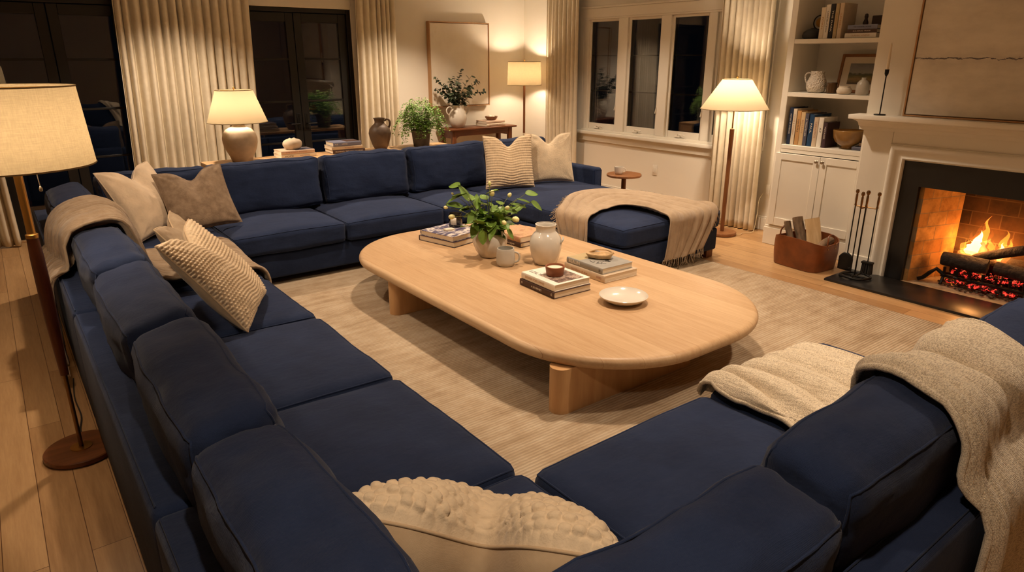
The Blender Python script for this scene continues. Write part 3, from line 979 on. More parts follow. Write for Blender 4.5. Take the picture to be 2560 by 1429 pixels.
def flame(label, c, tongues, core):
    o = thing('flame', label, 'flame', c)
    m = MB()
    for (dy, dx, r, h, s, l) in tongues: tongue(m, (c[0] + dx, c[1] + dy, c[2]), r, h, s, (0, l))
    m.build('flame_tongue', M['flame_out'], o, world=o, angle=None)
    m = MB()
    for (dy, dx, r, h, s, l) in core: tongue(m, (c[0] + dx, c[1] + dy, c[2] + .005), r, h, s, (0, l))
    m.build('flame_core', M['flame_in'], o, world=o, angle=None)
    return o
flame('tall bright flame rising from the middle of the logs', (6.02, 1.86, .27),
      [(0, 0, .075, .27, 1, -.03), (.05, .0, .04, .20, 2, -.01), (-.05, .0, .05, .24, 3, -.03), (-.01, .01, .045, .33, 9, -.05), (.03, .0, .035, .29, 15, -.04), (-.08, 0, .035, .17, 16, -.02), (.08, 0, .03, .12, 17, .01)], [(.015, 0, .052, .20, 5, -.03), (-.035, 0, .042, .17, 6, -.03), (.05, 0, .025, .11, 8, 0)])
flame('smaller flame burning behind the leaning log', (6.05, 1.70, .25),
      [(0, 0, .045, .25, 11, -.01), (.035, 0, .03, .18, 12, .01), (-.04, 0, .03, .20, 13, -.02)], [(0, 0, .03, .15, 14, -.01)])
flame('little flame licking up between the front logs', (5.90, 1.735, .12), [(0, 0, .022, .10, 21, .02)], [(0, 0, .012, .07, 22, .02)])
flame('low flame at the end of the back log', (6.06, 1.96, .25), [(0, 0, .035, .06, 31, 0)], [(0, 0, .02, .035, 32, 0)])

# ------------------------------------------------------------------ built-in bookcase
BX = 5.95; BY0, BY1 = 2.76, 3.66
bc = thing('bookcase', 'white built-in bookcase with open shelves above two panelled cupboard doors', 'bookcase', (BX, 3.2, 0))
m = MB()
m.box(BX, XR - .03, 3.60, BY1, .19, ZC - .01, .003, 1)                      # stile and side
m.box(BX, XR - .03, BY0, 2.82, .19, ZC - .01, .003, 1)
m.box(XR - .03, XR - .003, BY0, BY1, .19, ZC - .01)                         # back board
m.box(BX, BX + .03, 2.82, 3.60, .905, .94, .003, 1); m.box(BX + .03, XR - .03, 2.82, 3.60, .19, .21)
m.box(BX, BX + .03, 2.82, 3.60, .19, .2)
m.box(BX, XR - .03, 2.82, 3.60, ZC - .15, ZC - .01)
m.build('carcass', M['white'], bc, world=bc)
m = MB(); m.box(BX - .012, XR - .01, BY0 + .005, BY1 + .012, 0, .17, .004, 1); m.box(BX - .006, XR - .01, BY0 + .005, BY1 + .006, .17, .19, .005, 2); m.build('plinth', M['white'], bc, world=bc)
m = MB(); m.box(BX - .004, XR - .031, 2.821, 3.599, .941, .979, .003, 1); m.build('counter', M['white'], bc, world=bc)
for z in (1.413, 1.873):
    m = MB(); m.box(BX - .002, XR - .031, 2.821, 3.599, z, z + .037, .003, 1); m.build('shelf', M['white'], bc, world=bc)
for (a, b, ky) in ((3.187, 3.63, 3.212), (2.785, 3.183, 3.155)):
    m = MB(); x0, x1 = BX - .022, BX - .001; w = .062; z0, z1 = .205, .90
    m.box(x0, x1, a, a + w, z0, z1, .002, 1); m.box(x0, x1, b - w, b, z0, z1, .002, 1)
    m.box(x0, x1, a + w, b - w, z0, z0 + .075, .002, 1); m.box(x0, x1, a + w, b - w, z1 - .062, z1, .002, 1)
    m.box(x0 + .011, x1, a + w - .004, b - w + .004, z0 + .07, z1 - .058)
    d = m.build('cupboard_door', M['white'], bc, world=bc)
    m = MB(); m.lathe([(.012, 0), (.007, .004), (.006, .014), (.014, .02), (.015, .026), (.010, .031), (0, .033)], 16, M4=Matrix.Translation((x0, ky, .857)) @ Matrix.Rotation(-PI / 2, 4, 'Y'))
    m.build('knob', M['nickel'], d, world=bc)

# ------------------------------------------------------------------ books
def cover_mat(key, col, rough=.55, var=.08):
    if key not in M: M[key] = plain(key, col, rough, var=var, vscale=10, spec=.4)
    return M[key]
def book(label, L, D, T, cover, loc, rz=0, stand=False, lean=0, marks=(), group=None, plate=None, flipz=False, page=None):
    """spine along x at y=0, leaves towards +y, lying with its front board up"""
    o = thing('book', label, 'book', loc, rz, group)
    if stand:  # spine upright facing the room (-x), boards facing along y
        R = Matrix(((0, 1, 0), (0, 0, 1), (1, 0, 0))).to_4x4()
        o.rotation_euler = (Matrix.Rotation(lean, 4, 'X') @ R).to_euler()
    bt = min(.0035, T * .12)
    m = MB()
    m.box(-L / 2, L / 2, .002, D, 0, bt, .0012, 1); m.box(-L / 2, L / 2, .002, D, T - bt, T, .0012, 1)
    P = []
    for k in range(7):
        a = PI * k / 6
        P.append((-.004 * math.sin(a) + .003, T / 2 - T / 2 * math.cos(a)))
    Q = [(y + bt, z * (1 - 2 * bt / T) + bt) for y, z in P]
    vs = []
    for x in (-L / 2, L / 2):
        vs += [(x, y, z) for y, z in P] + [(x, y, z) for y, z in Q]
    fs = []
    for k in range(6):
        fs += [(k, k + 1, 14 + k + 1, 14 + k), (7 + k, 21 + k, 21 + k + 1, 7 + k + 1), (k, 7 + k, 7 + k + 1, k + 1), (14 + k, 14 + k + 1, 21 + k + 1, 21 + k)]
    m.add(vs, fs)
    m.build('cover', cover, o, angle=35)
    m = MB(); e = .004
    m.box(-L / 2 + e, L / 2 - e, .006, D - e, bt, T - bt); m.build('pages', page or M['page'], o, smooth=False)
    for (body, size, mat, face, u, v, wid) in marks:
        if face == 'spine':
            if stand: text(body, size, mat, o, (u, -.0012, T / 2 + v), (-1, 0, 0), (0, 0, -1), width=wid)
            else: text(body, size, mat, o, (u, -.0012, T / 2 + v), (1, 0, 0), (0, 0, 1), width=wid)
        else:      # on the front board, readable from the side the leaves face or from the spine
            X, Y = face
            text(body, size, mat, o, (u, v, T + .0002), X, Y, width=wid)
    if plate:
        (u0, u1, v0, v1, mat) = plate
        m = MB(); m.box(u0, u1, v0, v1, T, T + .0006); m.build('cover_picture', mat, o, smooth=False)
    return o

C = {}
for nme, rgb in dict(cream=(222, 208, 184), white=(228, 220, 206), black=(34, 31, 32), navy=(36, 48, 72), blue=(28, 62, 96), brown=(74, 52, 42), tan=(196, 150, 96), sand=(206, 178, 134),
                     grey=(150, 146, 138), taupe=(160, 132, 110), dusk=(120, 122, 142), plum=(64, 44, 50), beige=(200, 180, 154), khaki=(178, 158, 118), pink=(204, 176, 152), slate=(84, 84, 98), orange=(190, 128, 70), steel=(82, 96, 118)).items():
    C[nme] = cover_mat('cloth_' + nme, srgb(*rgb))
INK, RED, WHT, GLD = M['ink'], M['ink_red'], M['ink_white'], M['ink_gold']
z = .979
row = [  # y of the right-hand board, thickness, height, depth, cover, words, label
    (3.555, .034, .335, .25, 'navy', 'HISTORY OF INTERIORS', WHT, 'tall dark navy book at the end of the row, above the cupboard'),
    (3.517, .035, .325, .27, 'cream', 'HOUSE & GARDEN', GLD, 'tall cream book next to the dark navy one on the cupboard top'),
    (3.474, .038, .310, .28, 'tan', 'NATURE', INK, 'tan book with dark lettering third in the row on the cupboard top'),
    (3.432, .040, .300, .26, 'sand', 'BOTANY', RED, 'sand coloured book with reddish title on the cupboard top'),
    (3.394, .034, .290, .30, 'slate', 'A TRAVELLER', WHT, 'grey blue book between the sand and the deep blue books'),
    (3.345, .045, .285, .29, 'blue', 'PAUL', WHT, 'deep blue book with big white letters on its spine'),
    (3.300, .042, .262, .22, 'beige', 'CERAMICS', RED, 'pale beige book beside the deep blue book'),
    (3.253, .044, .262, .24, 'white', 'AZ', INK, 'white book with black emblem near the ochre bowl'),
    (3.208, .032, .222, .22, 'plum', 'VOYAGES', WHT, 'short dark plum book touching the ochre bowl side of the row'),
]
for (y, T, L, D, c, w, im, lab) in row:
    book(lab, L, D, T, C[c], (5.985, y - T / 2 + .004, z + L / 2 + .001), stand=True, marks=[(w, T * .55, im, 'spine', .02, 0, min(L * .55, len(w) * T * .5))], group='books standing on the cupboard top')
z = 1.911
row = [
    (3.375, .040, .255, .22, 'cream', 'FORM', GLD, 'cream book at the end of the upper row beside the round ornament'),
    (3.333, .040, .275, .22, 'white', 'CONSTRUCTION', INK, 'white book with large dark lettering on the upper shelf'),
    (3.289, .040, .28, .23, 'black', 'THE DARK', WHT, 'black book with white lettering on the upper shelf'),
    (3.252, .032, .28, .22, 'khaki', 'GARDENS', GLD, 'khaki book between the black and the cream one on the upper shelf'),
    (3.213, .036, .283, .22, 'beige', 'LINEN', GLD, 'beige book leaning beside the flat stack on the upper shelf'),
]
for (y, T, L, D, c, w, im, lab) in row:
    book(lab, L, D, T, C[c], (5.985, y - T / 2 + .004, z + L / 2 + .001), stand=True, marks=[(w, T * .5, im, 'spine', .0, 0, min(L * .62, len(w) * T * .6))], group='books standing on the upper shelf')
zz = z + .001
for (T, L, c, w, im, lab) in [(.038, .265, 'white', 'CLASSIC LINENS', GLD, 'white book at the bottom of the flat stack on the upper shelf'), (.030, .25, 'brown', 'A LONG WAY', WHT, 'dark brown book in the middle of the flat upper shelf stack'), (.034, .25, 'dusk', 'THE COUNTRY HOUSE', INK, 'grey book on top of the flat stack on the upper shelf')]:
    book(lab, L, .20, T, C[c], (5.99, 3.03 + (.0 if c == 'white' else -.008), zz), -PI / 2, marks=[(w, T * .42, im, 'spine', 0, 0, L * .6)], group='books lying on the upper shelf')
    zz += T + .0008
# two little books at the end of the cupboard top
book('flat grey book lying at the end of the cupboard top', .14, .16, .03, C['slate'], (6.03, 2.90, .980), -PI / 2, group='books lying on the cupboard top')
book('small pale book propped on the flat grey book', .10, .12, .03, C['pink'], (6.09, 2.885, 1.0115), -PI / 2 + .2, group='books lying on the cupboard top')
book('little dark book on top of the small pale book', .10, .11, .018, C['brown'], (6.09, 2.885, 1.0425), -PI / 2 + .1, group='books lying on the cupboard top')

# ------------------------------------------------------------------ things on the shelves
def lathe_thing(name, label, cat, prof, mat, loc, n=40, fn=None, group=None, angle=60):
    m = MB(); m.lathe(prof, n, (0, 0, 0), fn=fn, cap=False); o = m.build(name, mat, None, angle=angle); o.location = loc
    return tag(o, label, cat, group)
def hollow(out, t, floor=.008):
    """outer outline bottom-up -> closed thick-walled vessel"""
    inner = [(max(.001, r - t), z) for r, z in out if z > floor][::-1]
    return [(0, 0.0)] + out + inner + [(0, floor)]
# ochre bowl
bowl = [(.045, 0), (.052, .004), (.05, .022), (.07, .034), (.105, .06), (.122, .10), (.128, .14), (.130, .158), (.127, .163)]
lathe_thing('bowl', 'footed ochre glazed bowl on the cupboard top', 'bowl', hollow(bowl, .007, .03), M['olive_glaze'], (6.09, 3.045, .980), 48)
# white woven pitcher
jp = [(.055, 0), (.07, .006), (.085, .04), (.088, .07), (.078, .11), (.062, .145), (.056, .165), (.062, .185), (.06, .187)]
jt = thing('pitcher', 'white knobbly textured pitcher on the middle shelf', 'pitcher', (6.07, 3.40, 1.451))
kx = Nodes('hobnail_white'); kx.b.inputs['Base Color'].default_value = srgb(226, 214, 196); kx.b.inputs['Roughness'].default_value = .7
vv = kx.n('ShaderNodeTexVoronoi'); vv.inputs['Scale'].default_value = 75; kx.l(kx.coord(), vv.inputs['Vector']); kx.bump(vv.outputs['Distance'], 1.0, .012)
m = MB(); m.lathe(hollow(jp, .005), 40, cap=False); m.build('body', kx.m, jt, angle=None)
m = MB(); m.tube(catmull([(.0, .058, .165), (.0, .095, .172), (.0, .118, .145), (.0, .108, .10), (.0, .084, .06)], 14).tolist(), .007, 8); m.build('handle', kx.m, jt)
# framed landscape leaning on the back of the shelf
fr = thing('framed_picture', 'small landscape painting in a brown wooden frame leaning on the shelf back', 'picture', (6.27, 3.12, 1.451)); fr.rotation_euler = (0, math.radians(10), 0)
w, h = .395, .335
m = MB()
for a, b, c, d in ((-w / 2, -w / 2 + .024, 0, h), (w / 2 - .024, w / 2, 0, h), (-w / 2 + .024, w / 2 - .024, 0, .024), (-w / 2 + .024, w / 2 - .024, h - .024, h)):
    m.box(-.022, 0, a, b, c, d, .002, 1)
m.build('frame', M['frame_brown'], fr)
m = MB(); m.box(-.012, -.004, -w / 2 + .02, w / 2 - .02, .02, h - .02); m.build('mat_board', M['canvas'], fr, smooth=False)
k = Nodes('landscape_painting'); k.b.inputs['Roughness'].default_value = .6
v = k.coord((1, 4, 9)); f = k.noise(v, 4, 5, .65)
sep = k.n('ShaderNodeSeparateXYZ'); k.l(k.n('ShaderNodeTexCoord').outputs['Object'], sep.inputs[0])
hgt = k.math('ADD', k.math('MULTIPLY', k.math('SUBTRACT', sep.outputs['Z'], .075), 5.6), k.math('MULTIPLY', k.math('SUBTRACT', f, .5), .35))
k.l(k.ramp(hgt, [(.05, srgb(72, 58, 38)), (.25, srgb(150, 124, 72)), (.40, srgb(104, 100, 58)), (.5, srgb(84, 84, 62)), (.56, srgb(156, 152, 140)), (.8, srgb(140, 138, 136)), (1, srgb(122, 118, 116))]), k.b.inputs['Base Color'])
m = MB(); m.box(-.0135, -.0122, -.108, .108, .075, .255); m.build('painting', k.m, fr, smooth=False)
lathe_thing('pot', 'small squat cream pot standing in front of the framed landscape', 'pot', hollow([(.04, 0), (.055, .005), (.062, .028), (.055, .05), (.044, .06), (.047, .068), (.045, .07)], .006), M['matte_white'], (6.0, 3.10, 1.451))
lathe_thing('jar', 'dark amber glass jar between the white pitcher and the squat pot', 'jar', hollow([(.035, 0), (.045, .004), (.047, .05), (.042, .075), (.044, .09), (.043, .092)], .004), plain('amber_dark', srgb(82, 58, 34), .2, spec=.6), (6.06, 3.245, 1.451))
lathe_thing('bottle_vase', 'pale grey bottle vase at the end of the middle shelf', 'vase', hollow([(.045, 0), (.052, .006), (.052, .075), (.046, .10), (.03, .118), (.018, .126), (.018, .14), (.02, .142)], .004), M['mug_glaze'], (5.995, 2.94, 1.451))
lathe_thing('vase', 'black round bodied vase behind the upright books on the upper shelf', 'vase', hollow([(.06, 0), (.078, .008), (.084, .03), (.074, .058), (.05, .078), (.02, .088), (.014, .092)], .004), plain('matte_black', (.012, .012, .013, 1), .6), (6.04, 3.49, 1.911))
od = thing('disc_ornament', 'round brass disc ornament in a dark ring beside the cream book', 'ornament', (6.19, 3.515, 1.911))
m = MB(); m.tube([(0, .06 * math.cos(a), .145 + .06 * math.sin(a)) for a in np.linspace(0, 2 * PI, 32, endpoint=False)], .005, 8, closed=True); m.build('ring', M['black_metal'], od)
m = MB(); m.lathe([(0, -.006), (.036, -.006), (.04, 0), (.036, .006), (0, .006)], 28, M4=Matrix.Translation((0, 0, .145)) @ Matrix.Rotation(PI / 2, 4, 'Y'), cap=False); m.build('disc', plain('old_gold', srgb(176, 134, 66), .4, metal=.8), od)
m = MB(); m.tube([(0, 0, .085), (0, 0, .008)], .004, 8); m.lathe([(0, 0), (.035, 0), (.035, .008), (0, .009)], 24, cap=False); m.build('stand', M['black_metal'], od)
m = MB(); m.box(6.21, 6.36, 2.87, 3.06, 1.912, 2.095, .006, 2)
solo(m, 'storage_box', plain('dark_box', srgb(58, 40, 28), .7, var=.2), 'dark brown box behind the flat stack on the upper shelf', 'box', (6.285, 2.965, 1.912))
lathe_thing('figurine', 'slim dark upright carving behind the flat stack on the upper shelf', 'figurine', [(0, 0), (.025, 0), (.024, .02), (.014, .03), (.02, .09), (.022, .13), (.012, .16), (.016, .18), (.012, .2), (0, .205)], plain('carving', srgb(54, 42, 36), .5), (6.25, 3.13, 1.912), 20)

# ------------------------------------------------------------------ over the mantel
ab = thing('painting', 'large abstract seascape canvas in a thin oak frame above the mantel', 'painting', (FX - .02, 1.70, 1.322))
y0, y1, z0, z1 = .955, 2.45, 1.322, 2.46
m = MB(); x0 = FX - .058; x1 = FX - .006
for a, b, c, d in ((y0, y0 + .012, z0, z1), (y1 - .012, y1, z0, z1), (y0 + .012, y1 - .012, z0, z0 + .012), (y0 + .012, y1 - .012, z1 - .012, z1)):
    m.box(x0, x1, a, b, c, d, .001, 1)
m.box(x1 - .012, x1, y0 + .01, y1 - .01, z0 + .01, z1 - .01)
m.build('frame', M['frame_oak'], ab, world=ab)
k = Nodes('abstract_seascape'); k.b.inputs['Roughness'].default_value = .8; k.b.inputs['Specular IOR Level'].default_value = .2
v = k.coord((1, 1.2, 2.4)); f = k.noise(v, 2.6, 6, .6)
base = k.ramp(f, [(.3, srgb(212, 202, 186)), (.55, srgb(230, 220, 204)), (.7, srgb(238, 228, 212))])
sep = k.n('ShaderNodeSeparateXYZ'); k.l(k.n('ShaderNodeTexCoord').outputs['Object'], sep.inputs[0])
hz = k.math('ADD', k.math('SUBTRACT', sep.outputs['Z'], .425), k.math('MULTIPLY', k.math('SUBTRACT', k.noise(k.coord((1, 7, 1)), 3, 4), .5), .05))
line = k.math('LESS_THAN', k.math('ABSOLUTE', hz), k.math('MULTIPLY', k.math('SUBTRACT', k.noise(k.coord((1, 3, 22)), 4, 6, .75), .42), .05))
haze = k.ramp(k.math('ABSOLUTE', hz), [(.0, (.5, .5, .5, 1)), (.09, (0, 0, 0, 1))])
base = k.mix(k.math('MULTIPLY', haze, k.noise(k.coord((1, 4, 9)), 3, 4)), base, srgb(164, 154, 146))
base = k.mix(k.math('MULTIPLY', line, .85), base, srgb(84, 76, 82))
k.l(base, k.b.inputs['Base Color']); k.bump(k.noise(k.coord((1, 1, 3)), 18, 5, .7), .3, .004)
m = MB(); m.box(x0 + .008, x1 - .014, y0 + .018, y1 - .018, z0 + .018, z1 - .018); m.build('canvas', k.m, ab, world=ab, smooth=False)
cs = thing('candlestick', 'slender black iron candlestick on the end of the mantel', 'candlestick', (5.655, 2.605, 1.321))
m = MB(); m.lathe([(0, 0), (.042, 0), (.044, .004), (.042, .008), (0, .009)], 32, cap=False); m.build('base', M['black_metal'], cs)
m = MB(); m.tube([(0, 0, .008), (0, 0, .30)], .0045, 10); m.build('stem', M['black_metal'], cs)
m = MB(); m.lathe([(0, .295), (.007, .296), (.014, .312), (.016, .345), (.0135, .345), (.012, .32), (0, .318)], 20, cap=False); m.build('cup', M['black_metal'], cs)
m = MB(); m.lathe([(0, 0), (.011, 0), (.010, .12), (.007, .205), (.002, .222), (0, .223)], 16, cap=False); m.tube([(0, 0, .222), (.001, 0, .23)], .0008, 5)
o = m.build('taper_candle', M['wax'], None); o.location = (5.655, 2.605, 1.6395); tag(o, 'white unlit taper candle in the black iron candlestick', 'candle')

# ------------------------------------------------------------------ fire tools and log basket
ts = thing('fire_tool_stand', 'black iron fire tool stand with scrolled base on the hearth', 'tool stand', (5.50, 2.515, .02))
m = MB(); ring = catmull([(-.10, .03, .018), (-.07, .09, .01), (.0, .10, .014), (.08, .07, .01), (.10, -.02, .016), (.07, -.10, .01), (.0, -.11, .014), (-.08, -.07, .01), (-.10, .03, .018)], 40)
m.tube(ring[:-1].tolist(), .009, 8, closed=True); m.tube([(-.10, 0, .014), (.10, 0, .014)], .009, 8); m.tube([(0, -.11, .012), (0, .10, .012)], .008, 8)
m.build('base', M['black_metal'], ts)
m = MB(); m.tube([(0, 0, .012), (0, 0, .60)], .0065, 8); m.build('post', M['black_metal'], ts)
m = MB(); m.lathe([(.006, .59), (.011, .60), (.008, .615), (.010, .64), (.009, .68), (.006, .69), (.013, .70), (.016, .712), (.011, .726), (0, .73)], 16, cap=False); m.build('finial', M['bronze'], ts)
m = MB()
for a in (PI / 2, -PI / 2, PI):
    m.tube([(0, 0, .592), (.07 * math.cos(a), .07 * math.sin(a), .592), (.085 * math.cos(a), .085 * math.sin(a), .592), (.092 * math.cos(a), .092 * math.sin(a), .604)], .0055, 6)
m.build('hook_arm', M['bronze'], ts)
def fire_tool(name, label, a, head):
    x, y = 5.50 + .087 * math.cos(a), 2.515 + .087 * math.sin(a)
    o = thing(name, label, 'fire tool', (x, y, .068))
    m = MB(); m.tube([(0, 0, .08), (0, 0, .56)], .005, 8); m.build('shaft', M['black_metal'], o)
    m = MB(); m.lathe([(.005, .545), (.010, .55), (.007, .565), (.0095, .60), (.0085, .635), (.006, .643), (.012, .652), (.0145, .662), (.010, .676), (0, .68)], 16, cap=False); m.build('handle', M['bronze'], o)
    head(o)
    return o
def shovel_head(o):
    P = np.empty((11, 9, 3))
    for i in range(11):
        s = i / 10
        wdt = .058 * (math.sin(PI * min(1, (1 - s) * .5 + .5)) ** .5 if s > .6 else 1) * (1 if s > .02 else .96)
        wdt = .06 * min(1, (1.02 - s) * 3.2) ** .5
        for j in range(9):
            u = j / 4 - 1
            P[i, j] = (-.012 - .012 * (1 - u * u) + .0, u * wdt, .0 + .15 * s)
    m = MB(); m.grid(P); m.build('blade', M['black_metal'], o, solid=.003)
def brush_head(o):
    m = MB(); m.box(-.022, .022, -.045, .045, .09, .108, .005, 2); m.build('brush_block', M['black_metal'], o)
    R = random.Random(2); m = MB()
    for _ in range(110):
        x = R.uniform(-.018, .018); y = R.uniform(-.04, .04)
        m.tube([(x, y, .092), (x * 1.15, y * 1.1, .0 + R.uniform(0, .008))], .0022, 4)
    m.build('bristles', plain('bristle', (.015, .013, .011, 1), .9), o)
def poker_head(o):
    m = MB(); m.tube([(0, 0, .085), (0, 0, .02), (0, 0, .0)], [.005, .005, .001], 8); m.tube([(0, 0, .05), (0, .022, .04), (0, .03, .055)], [.005, .004, .001], 6); m.build('hook', M['black_metal'], o)
fire_tool('hearth_shovel', 'black hearth shovel with rounded blade hanging on the tool stand', PI / 2, shovel_head)
fire_tool('hearth_brush', 'black hearth brush with square head hanging on the tool stand', -PI / 2, brush_head)
fire_tool('fire_poker', 'thin black poker with bronze knob hanging on the tool stand', PI, poker_head)

bk = thing('log_basket', 'cognac leather log basket with loop handles on the floor', 'basket', (5.555, 3.00, .0)); bk.rotation_euler = (0, 0, math.radians(-6))
n = 56; lv = np.linspace(0, 1, 12)
def rr_pt(a, hx, hy, e):
    c, s = math.cos(a), math.sin(a)
    return (hx * math.copysign(abs(c) ** e, c), hy * math.copysign(abs(s) ** e, s))
P = np.empty((12 * 2 + 1, n, 3))
for i, s in enumerate(lv):
    for k in range(n):
        a = 2 * PI * k / n
        x, y = rr_pt(a, .175 + .03 * math.sin(s * PI * .55), .225 + .02 * math.sin(s * PI * .55), .42 + .22 * s)
        P[i, k] = (x, y, .004 + (.255 + .02 * math.cos(2 * a)) * s)
        P[23 - i, k] = (x * .962, y * .968, max(.012, P[i, k, 2] - (.0 if s == 1 else 0)))
P[24] = P[23] * .02 + np.array((0, 0, .0118))
m = MB(); m.grid(P[:24], closev=True); m.f.append(tuple(range(n))); m.f.append(tuple(reversed(range(23 * n, 24 * n)))); m.mi += [0, 0]
m.build('body', M['leather'], bk, angle=60)
for sy in (1, -1):
    m = MB(); pts = catmull([(-.05, sy * .235, .225), (-.05, sy * .238, .27), (-.03, sy * .225, .315), (.03, sy * .225, .315), (.05, sy * .238, .27), (.05, sy * .235, .225)], 20)
    ax = np.array(pts); 
    Pq = np.stack([ax + np.array((0, .004, 0)), ax + np.array((0, -.004, 0))], 1)
    m.tube(pts.tolist(), .007, 6); m.build('handle', M['leather'], bk)
    m = MB()
    for sx in (-.05, .05):
        for zz in (.205, .235):
            m.lathe([(0, 0), (.006, .001), (.006, .003), (0, .005)], 10, M4=Matrix.Translation((sx, sy * .2465, zz)) @ Matrix.Rotation(-sy * PI / 2, 4, 'X'), cap=False)
    m.build('rivet', M['brass'], bk)
def firewood(label, c, L, r, rot, split, seed):
    o = thing('firewood_log', label, 'log', c, 0)
    Zd = Vector(rot).normalized(); Yd = Vector((.65, .76, .1)); Yd = (Yd - Zd * Yd.dot(Zd)).normalized()
    o.rotation_euler = Matrix((Yd.cross(Zd), Yd, Zd)).transposed().to_euler()
    n = 16; mm = MB(); P = np.empty((18, n, 3))
    for i in range(18):
        for k in range(n):
            a = 2 * PI * k / n; s = i / 17
            x, y = math.cos(a), math.sin(a)
            if split and y < 0: y *= .12
            q = r * (1 + .08 * noise.noise(Vector((x * 2 + seed, y * 2, s * 6))))
            P[i, k] = (q * x + .01 * math.sin(s * 4 + seed), q * y, (s - .5) * L)
    mm.grid(P, closev=True); mm.build('bark', [M['bark'], M['split_wood']], o, angle=45)
    ob = o.children[0]
    if split:
        for p in ob.data.polygons:
            if p.center.y < r * .25: p.material_index = 1
    for zc in (-L / 2, L / 2):
        m2 = MB()
        i = 0 if zc < 0 else 17
        vs = [tuple(q + np.array((0, 0, .0006 if zc > 0 else -.0006))) for q in P[i]]
        m2.add(vs, [tuple(range(n))])
        m2.build('cut_end', M['split_wood'], o, smooth=False)
    return o
firewood('grey barked log standing in the leather basket against the pale split one', (5.555, 3.055, .245), .36, .044, (.12, .34, .9), False, 1)
firewood('pale freshly split log standing in the middle of the leather basket', (5.55, 2.93, .25), .37, .062, (.10, .36, .9), True, 4)
firewood('thin weathered branch in the leather basket near its looped end', (5.53, 3.145, .225), .30, .028, (.1, .30, .9), False, 7)
firewood('short round log lying in the leather basket at the hearth end', (5.56, 2.835, .225), .19, .036, (.95, .0, .25), False, 9)

# ------------------------------------------------------------------ lights
WARM = (1.0, .785, .585)
def light(name, typ, loc, energy, col=WARM, parent=None, **kw):
    L = bpy.data.lights.new(name, typ); L.energy = energy; L.color = col
    for k_, v_ in kw.items(): setattr(L, k_, v_)
    o = bpy.data.objects.new(name, L); o.location = loc
    link(o, parent)
    return o
M['lens'] = emit('downlight_lens', (1, .72, .42, 1), 6)
def downlight(x, y, e, size=115):
    o = tag(bpy.data.objects.new('ceiling_downlight', None), kind='structure'); o.location = (x, y, ZC - .02); link(o)
    m = MB(); m.lathe([(.06, .019), (.065, .0), (.085, .004), (.088, .019)], 28, cap=False); m.build('trim_ring', M['white'], o)
    m = MB(); m.lathe([(0, .014), (.06, .014), (.06, .018), (0, .018)], 28, cap=False); m.build('lens', M['lens'], o)
    s = light('downlight_lamp', 'SPOT', (0, 0, -.005), e, WARM, o, spot_size=math.radians(size), spot_blend=.7, shadow_soft_size=.055)
    return o
for x, y, e in DOWN: downlight(x, y, e)

# ------------------------------------------------------------------ lamps
M['shade_linen'] = shade_mat('linen_shade', srgb(158, 138, 106), 0, .5, weave=.18)
M['shade_linen2'] = shade_mat('cream_linen_shade', srgb(134, 115, 84), 0, .5, weave=.08)
M['shade_white'] = shade_mat('white_shade', srgb(164, 148, 120), 0, .5)
M['bulb'] = emit('lamp_bulb', (1, .78, .5, 1), 40)
def shade(parent, r0, z0, r1, z1, mat, t=.003, n=56):
    m = MB(); m.lathe([(r0, z0), (r1, z1)], n, cap=False)
    o = m.build('lamp_shade', mat, parent, angle=None)
    for r, z in ((r0, z0), (r1, z1)):
        tr = MB()
        tr.tube([(r * math.cos(a), r * math.sin(a), z) for a in np.linspace(0, 2 * PI, n, endpoint=False)], .0032, 6, closed=True)
        tr.build('shade_rim', mat, o, angle=None)
    return o
def bulb(parent, z, energy, r=.032):
    m = MB(); m.lathe([(.013, -.075), (.015, -.04), (r * .8, -.015), (r, .01), (r * .75, .03), (.0, .042)], 16, (0, 0, z), cap=False); m.build('bulb', M['bulb'], parent)
    return light('lamp_light', 'POINT', (0, 0, z + .006), energy, WARM, parent, shadow_soft_size=.036)
def spider(parent, r, z, mat, zs):
    m = MB()
    for a in (0, 2 * PI / 3, 4 * PI / 3):
        m.tube([(0, 0, z), (r * math.cos(a), r * math.sin(a), z)], .0022, 6)
    m.tube([(0, 0, zs), (0, 0, z + .012)], .004, 8)
    m.lathe([(0, .012), (.008, .014), (.011, .022), (.007, .032), (0, .036)], 14, (0, 0, z), cap=False)
    m.build('finial', mat, parent)

# drum floor lamp in front
fl = thing('floor_lamp', 'brass and wood floor lamp with big linen drum shade behind the long sofa side', 'lamp', (.055, 3.40, 0))
m = MB(); m.lathe([(0, .004), (.15, .004), (.154, .008), (.154, .026), (.15, .03), (0, .03)], 56, cap=False); m.build('base', M['walnut_x'], fl)
m = MB(); m.lathe([(0, .03), (.045, .03), (.045, .034), (0, .036)], 32, cap=False); m.build('base_plate', M['brass'], fl)
m = MB(); m.tube([(0, 0, .035), (0, 0, .42)], .0095, 12); m.build('lower_pole', M['bronze'], fl)
m = MB(); m.lathe([(.010, .40), (.017, .402), (.024, .62), (.027, .8), (.026, .95), (.022, 1.04), (.012, 1.045)], 20); m.build('wood_grip', plain('dark_teak', srgb(98, 48, 22), .4, var=.25, vscale=10, stretch=(6, 6, 1)), fl)
m = MB(); m.tube([(0, 0, 1.04), (0, 0, 1.42)], .0165, 16); m.lathe([(.024, 1.035), (.024, 1.05), (.0165, 1.055)], 20); m.build('upper_pole', M['brass'], fl)
shade(fl, .285, 1.335, .262, 1.645, M['shade_linen'])
spider(fl, .262, 1.64, M['brass'], 1.42)
m = MB(); pts = [(.055, -.02, 1.42), (.062, -.022, 1.33), (.066, -.023, 1.25)]
m.tube(catmull(pts, 22).tolist(), .0018, 5)
for p in catmull(pts, 44): m.lathe([(0, -.0026), (.0026, 0), (0, .0026)], 6, tuple(p), cap=False)
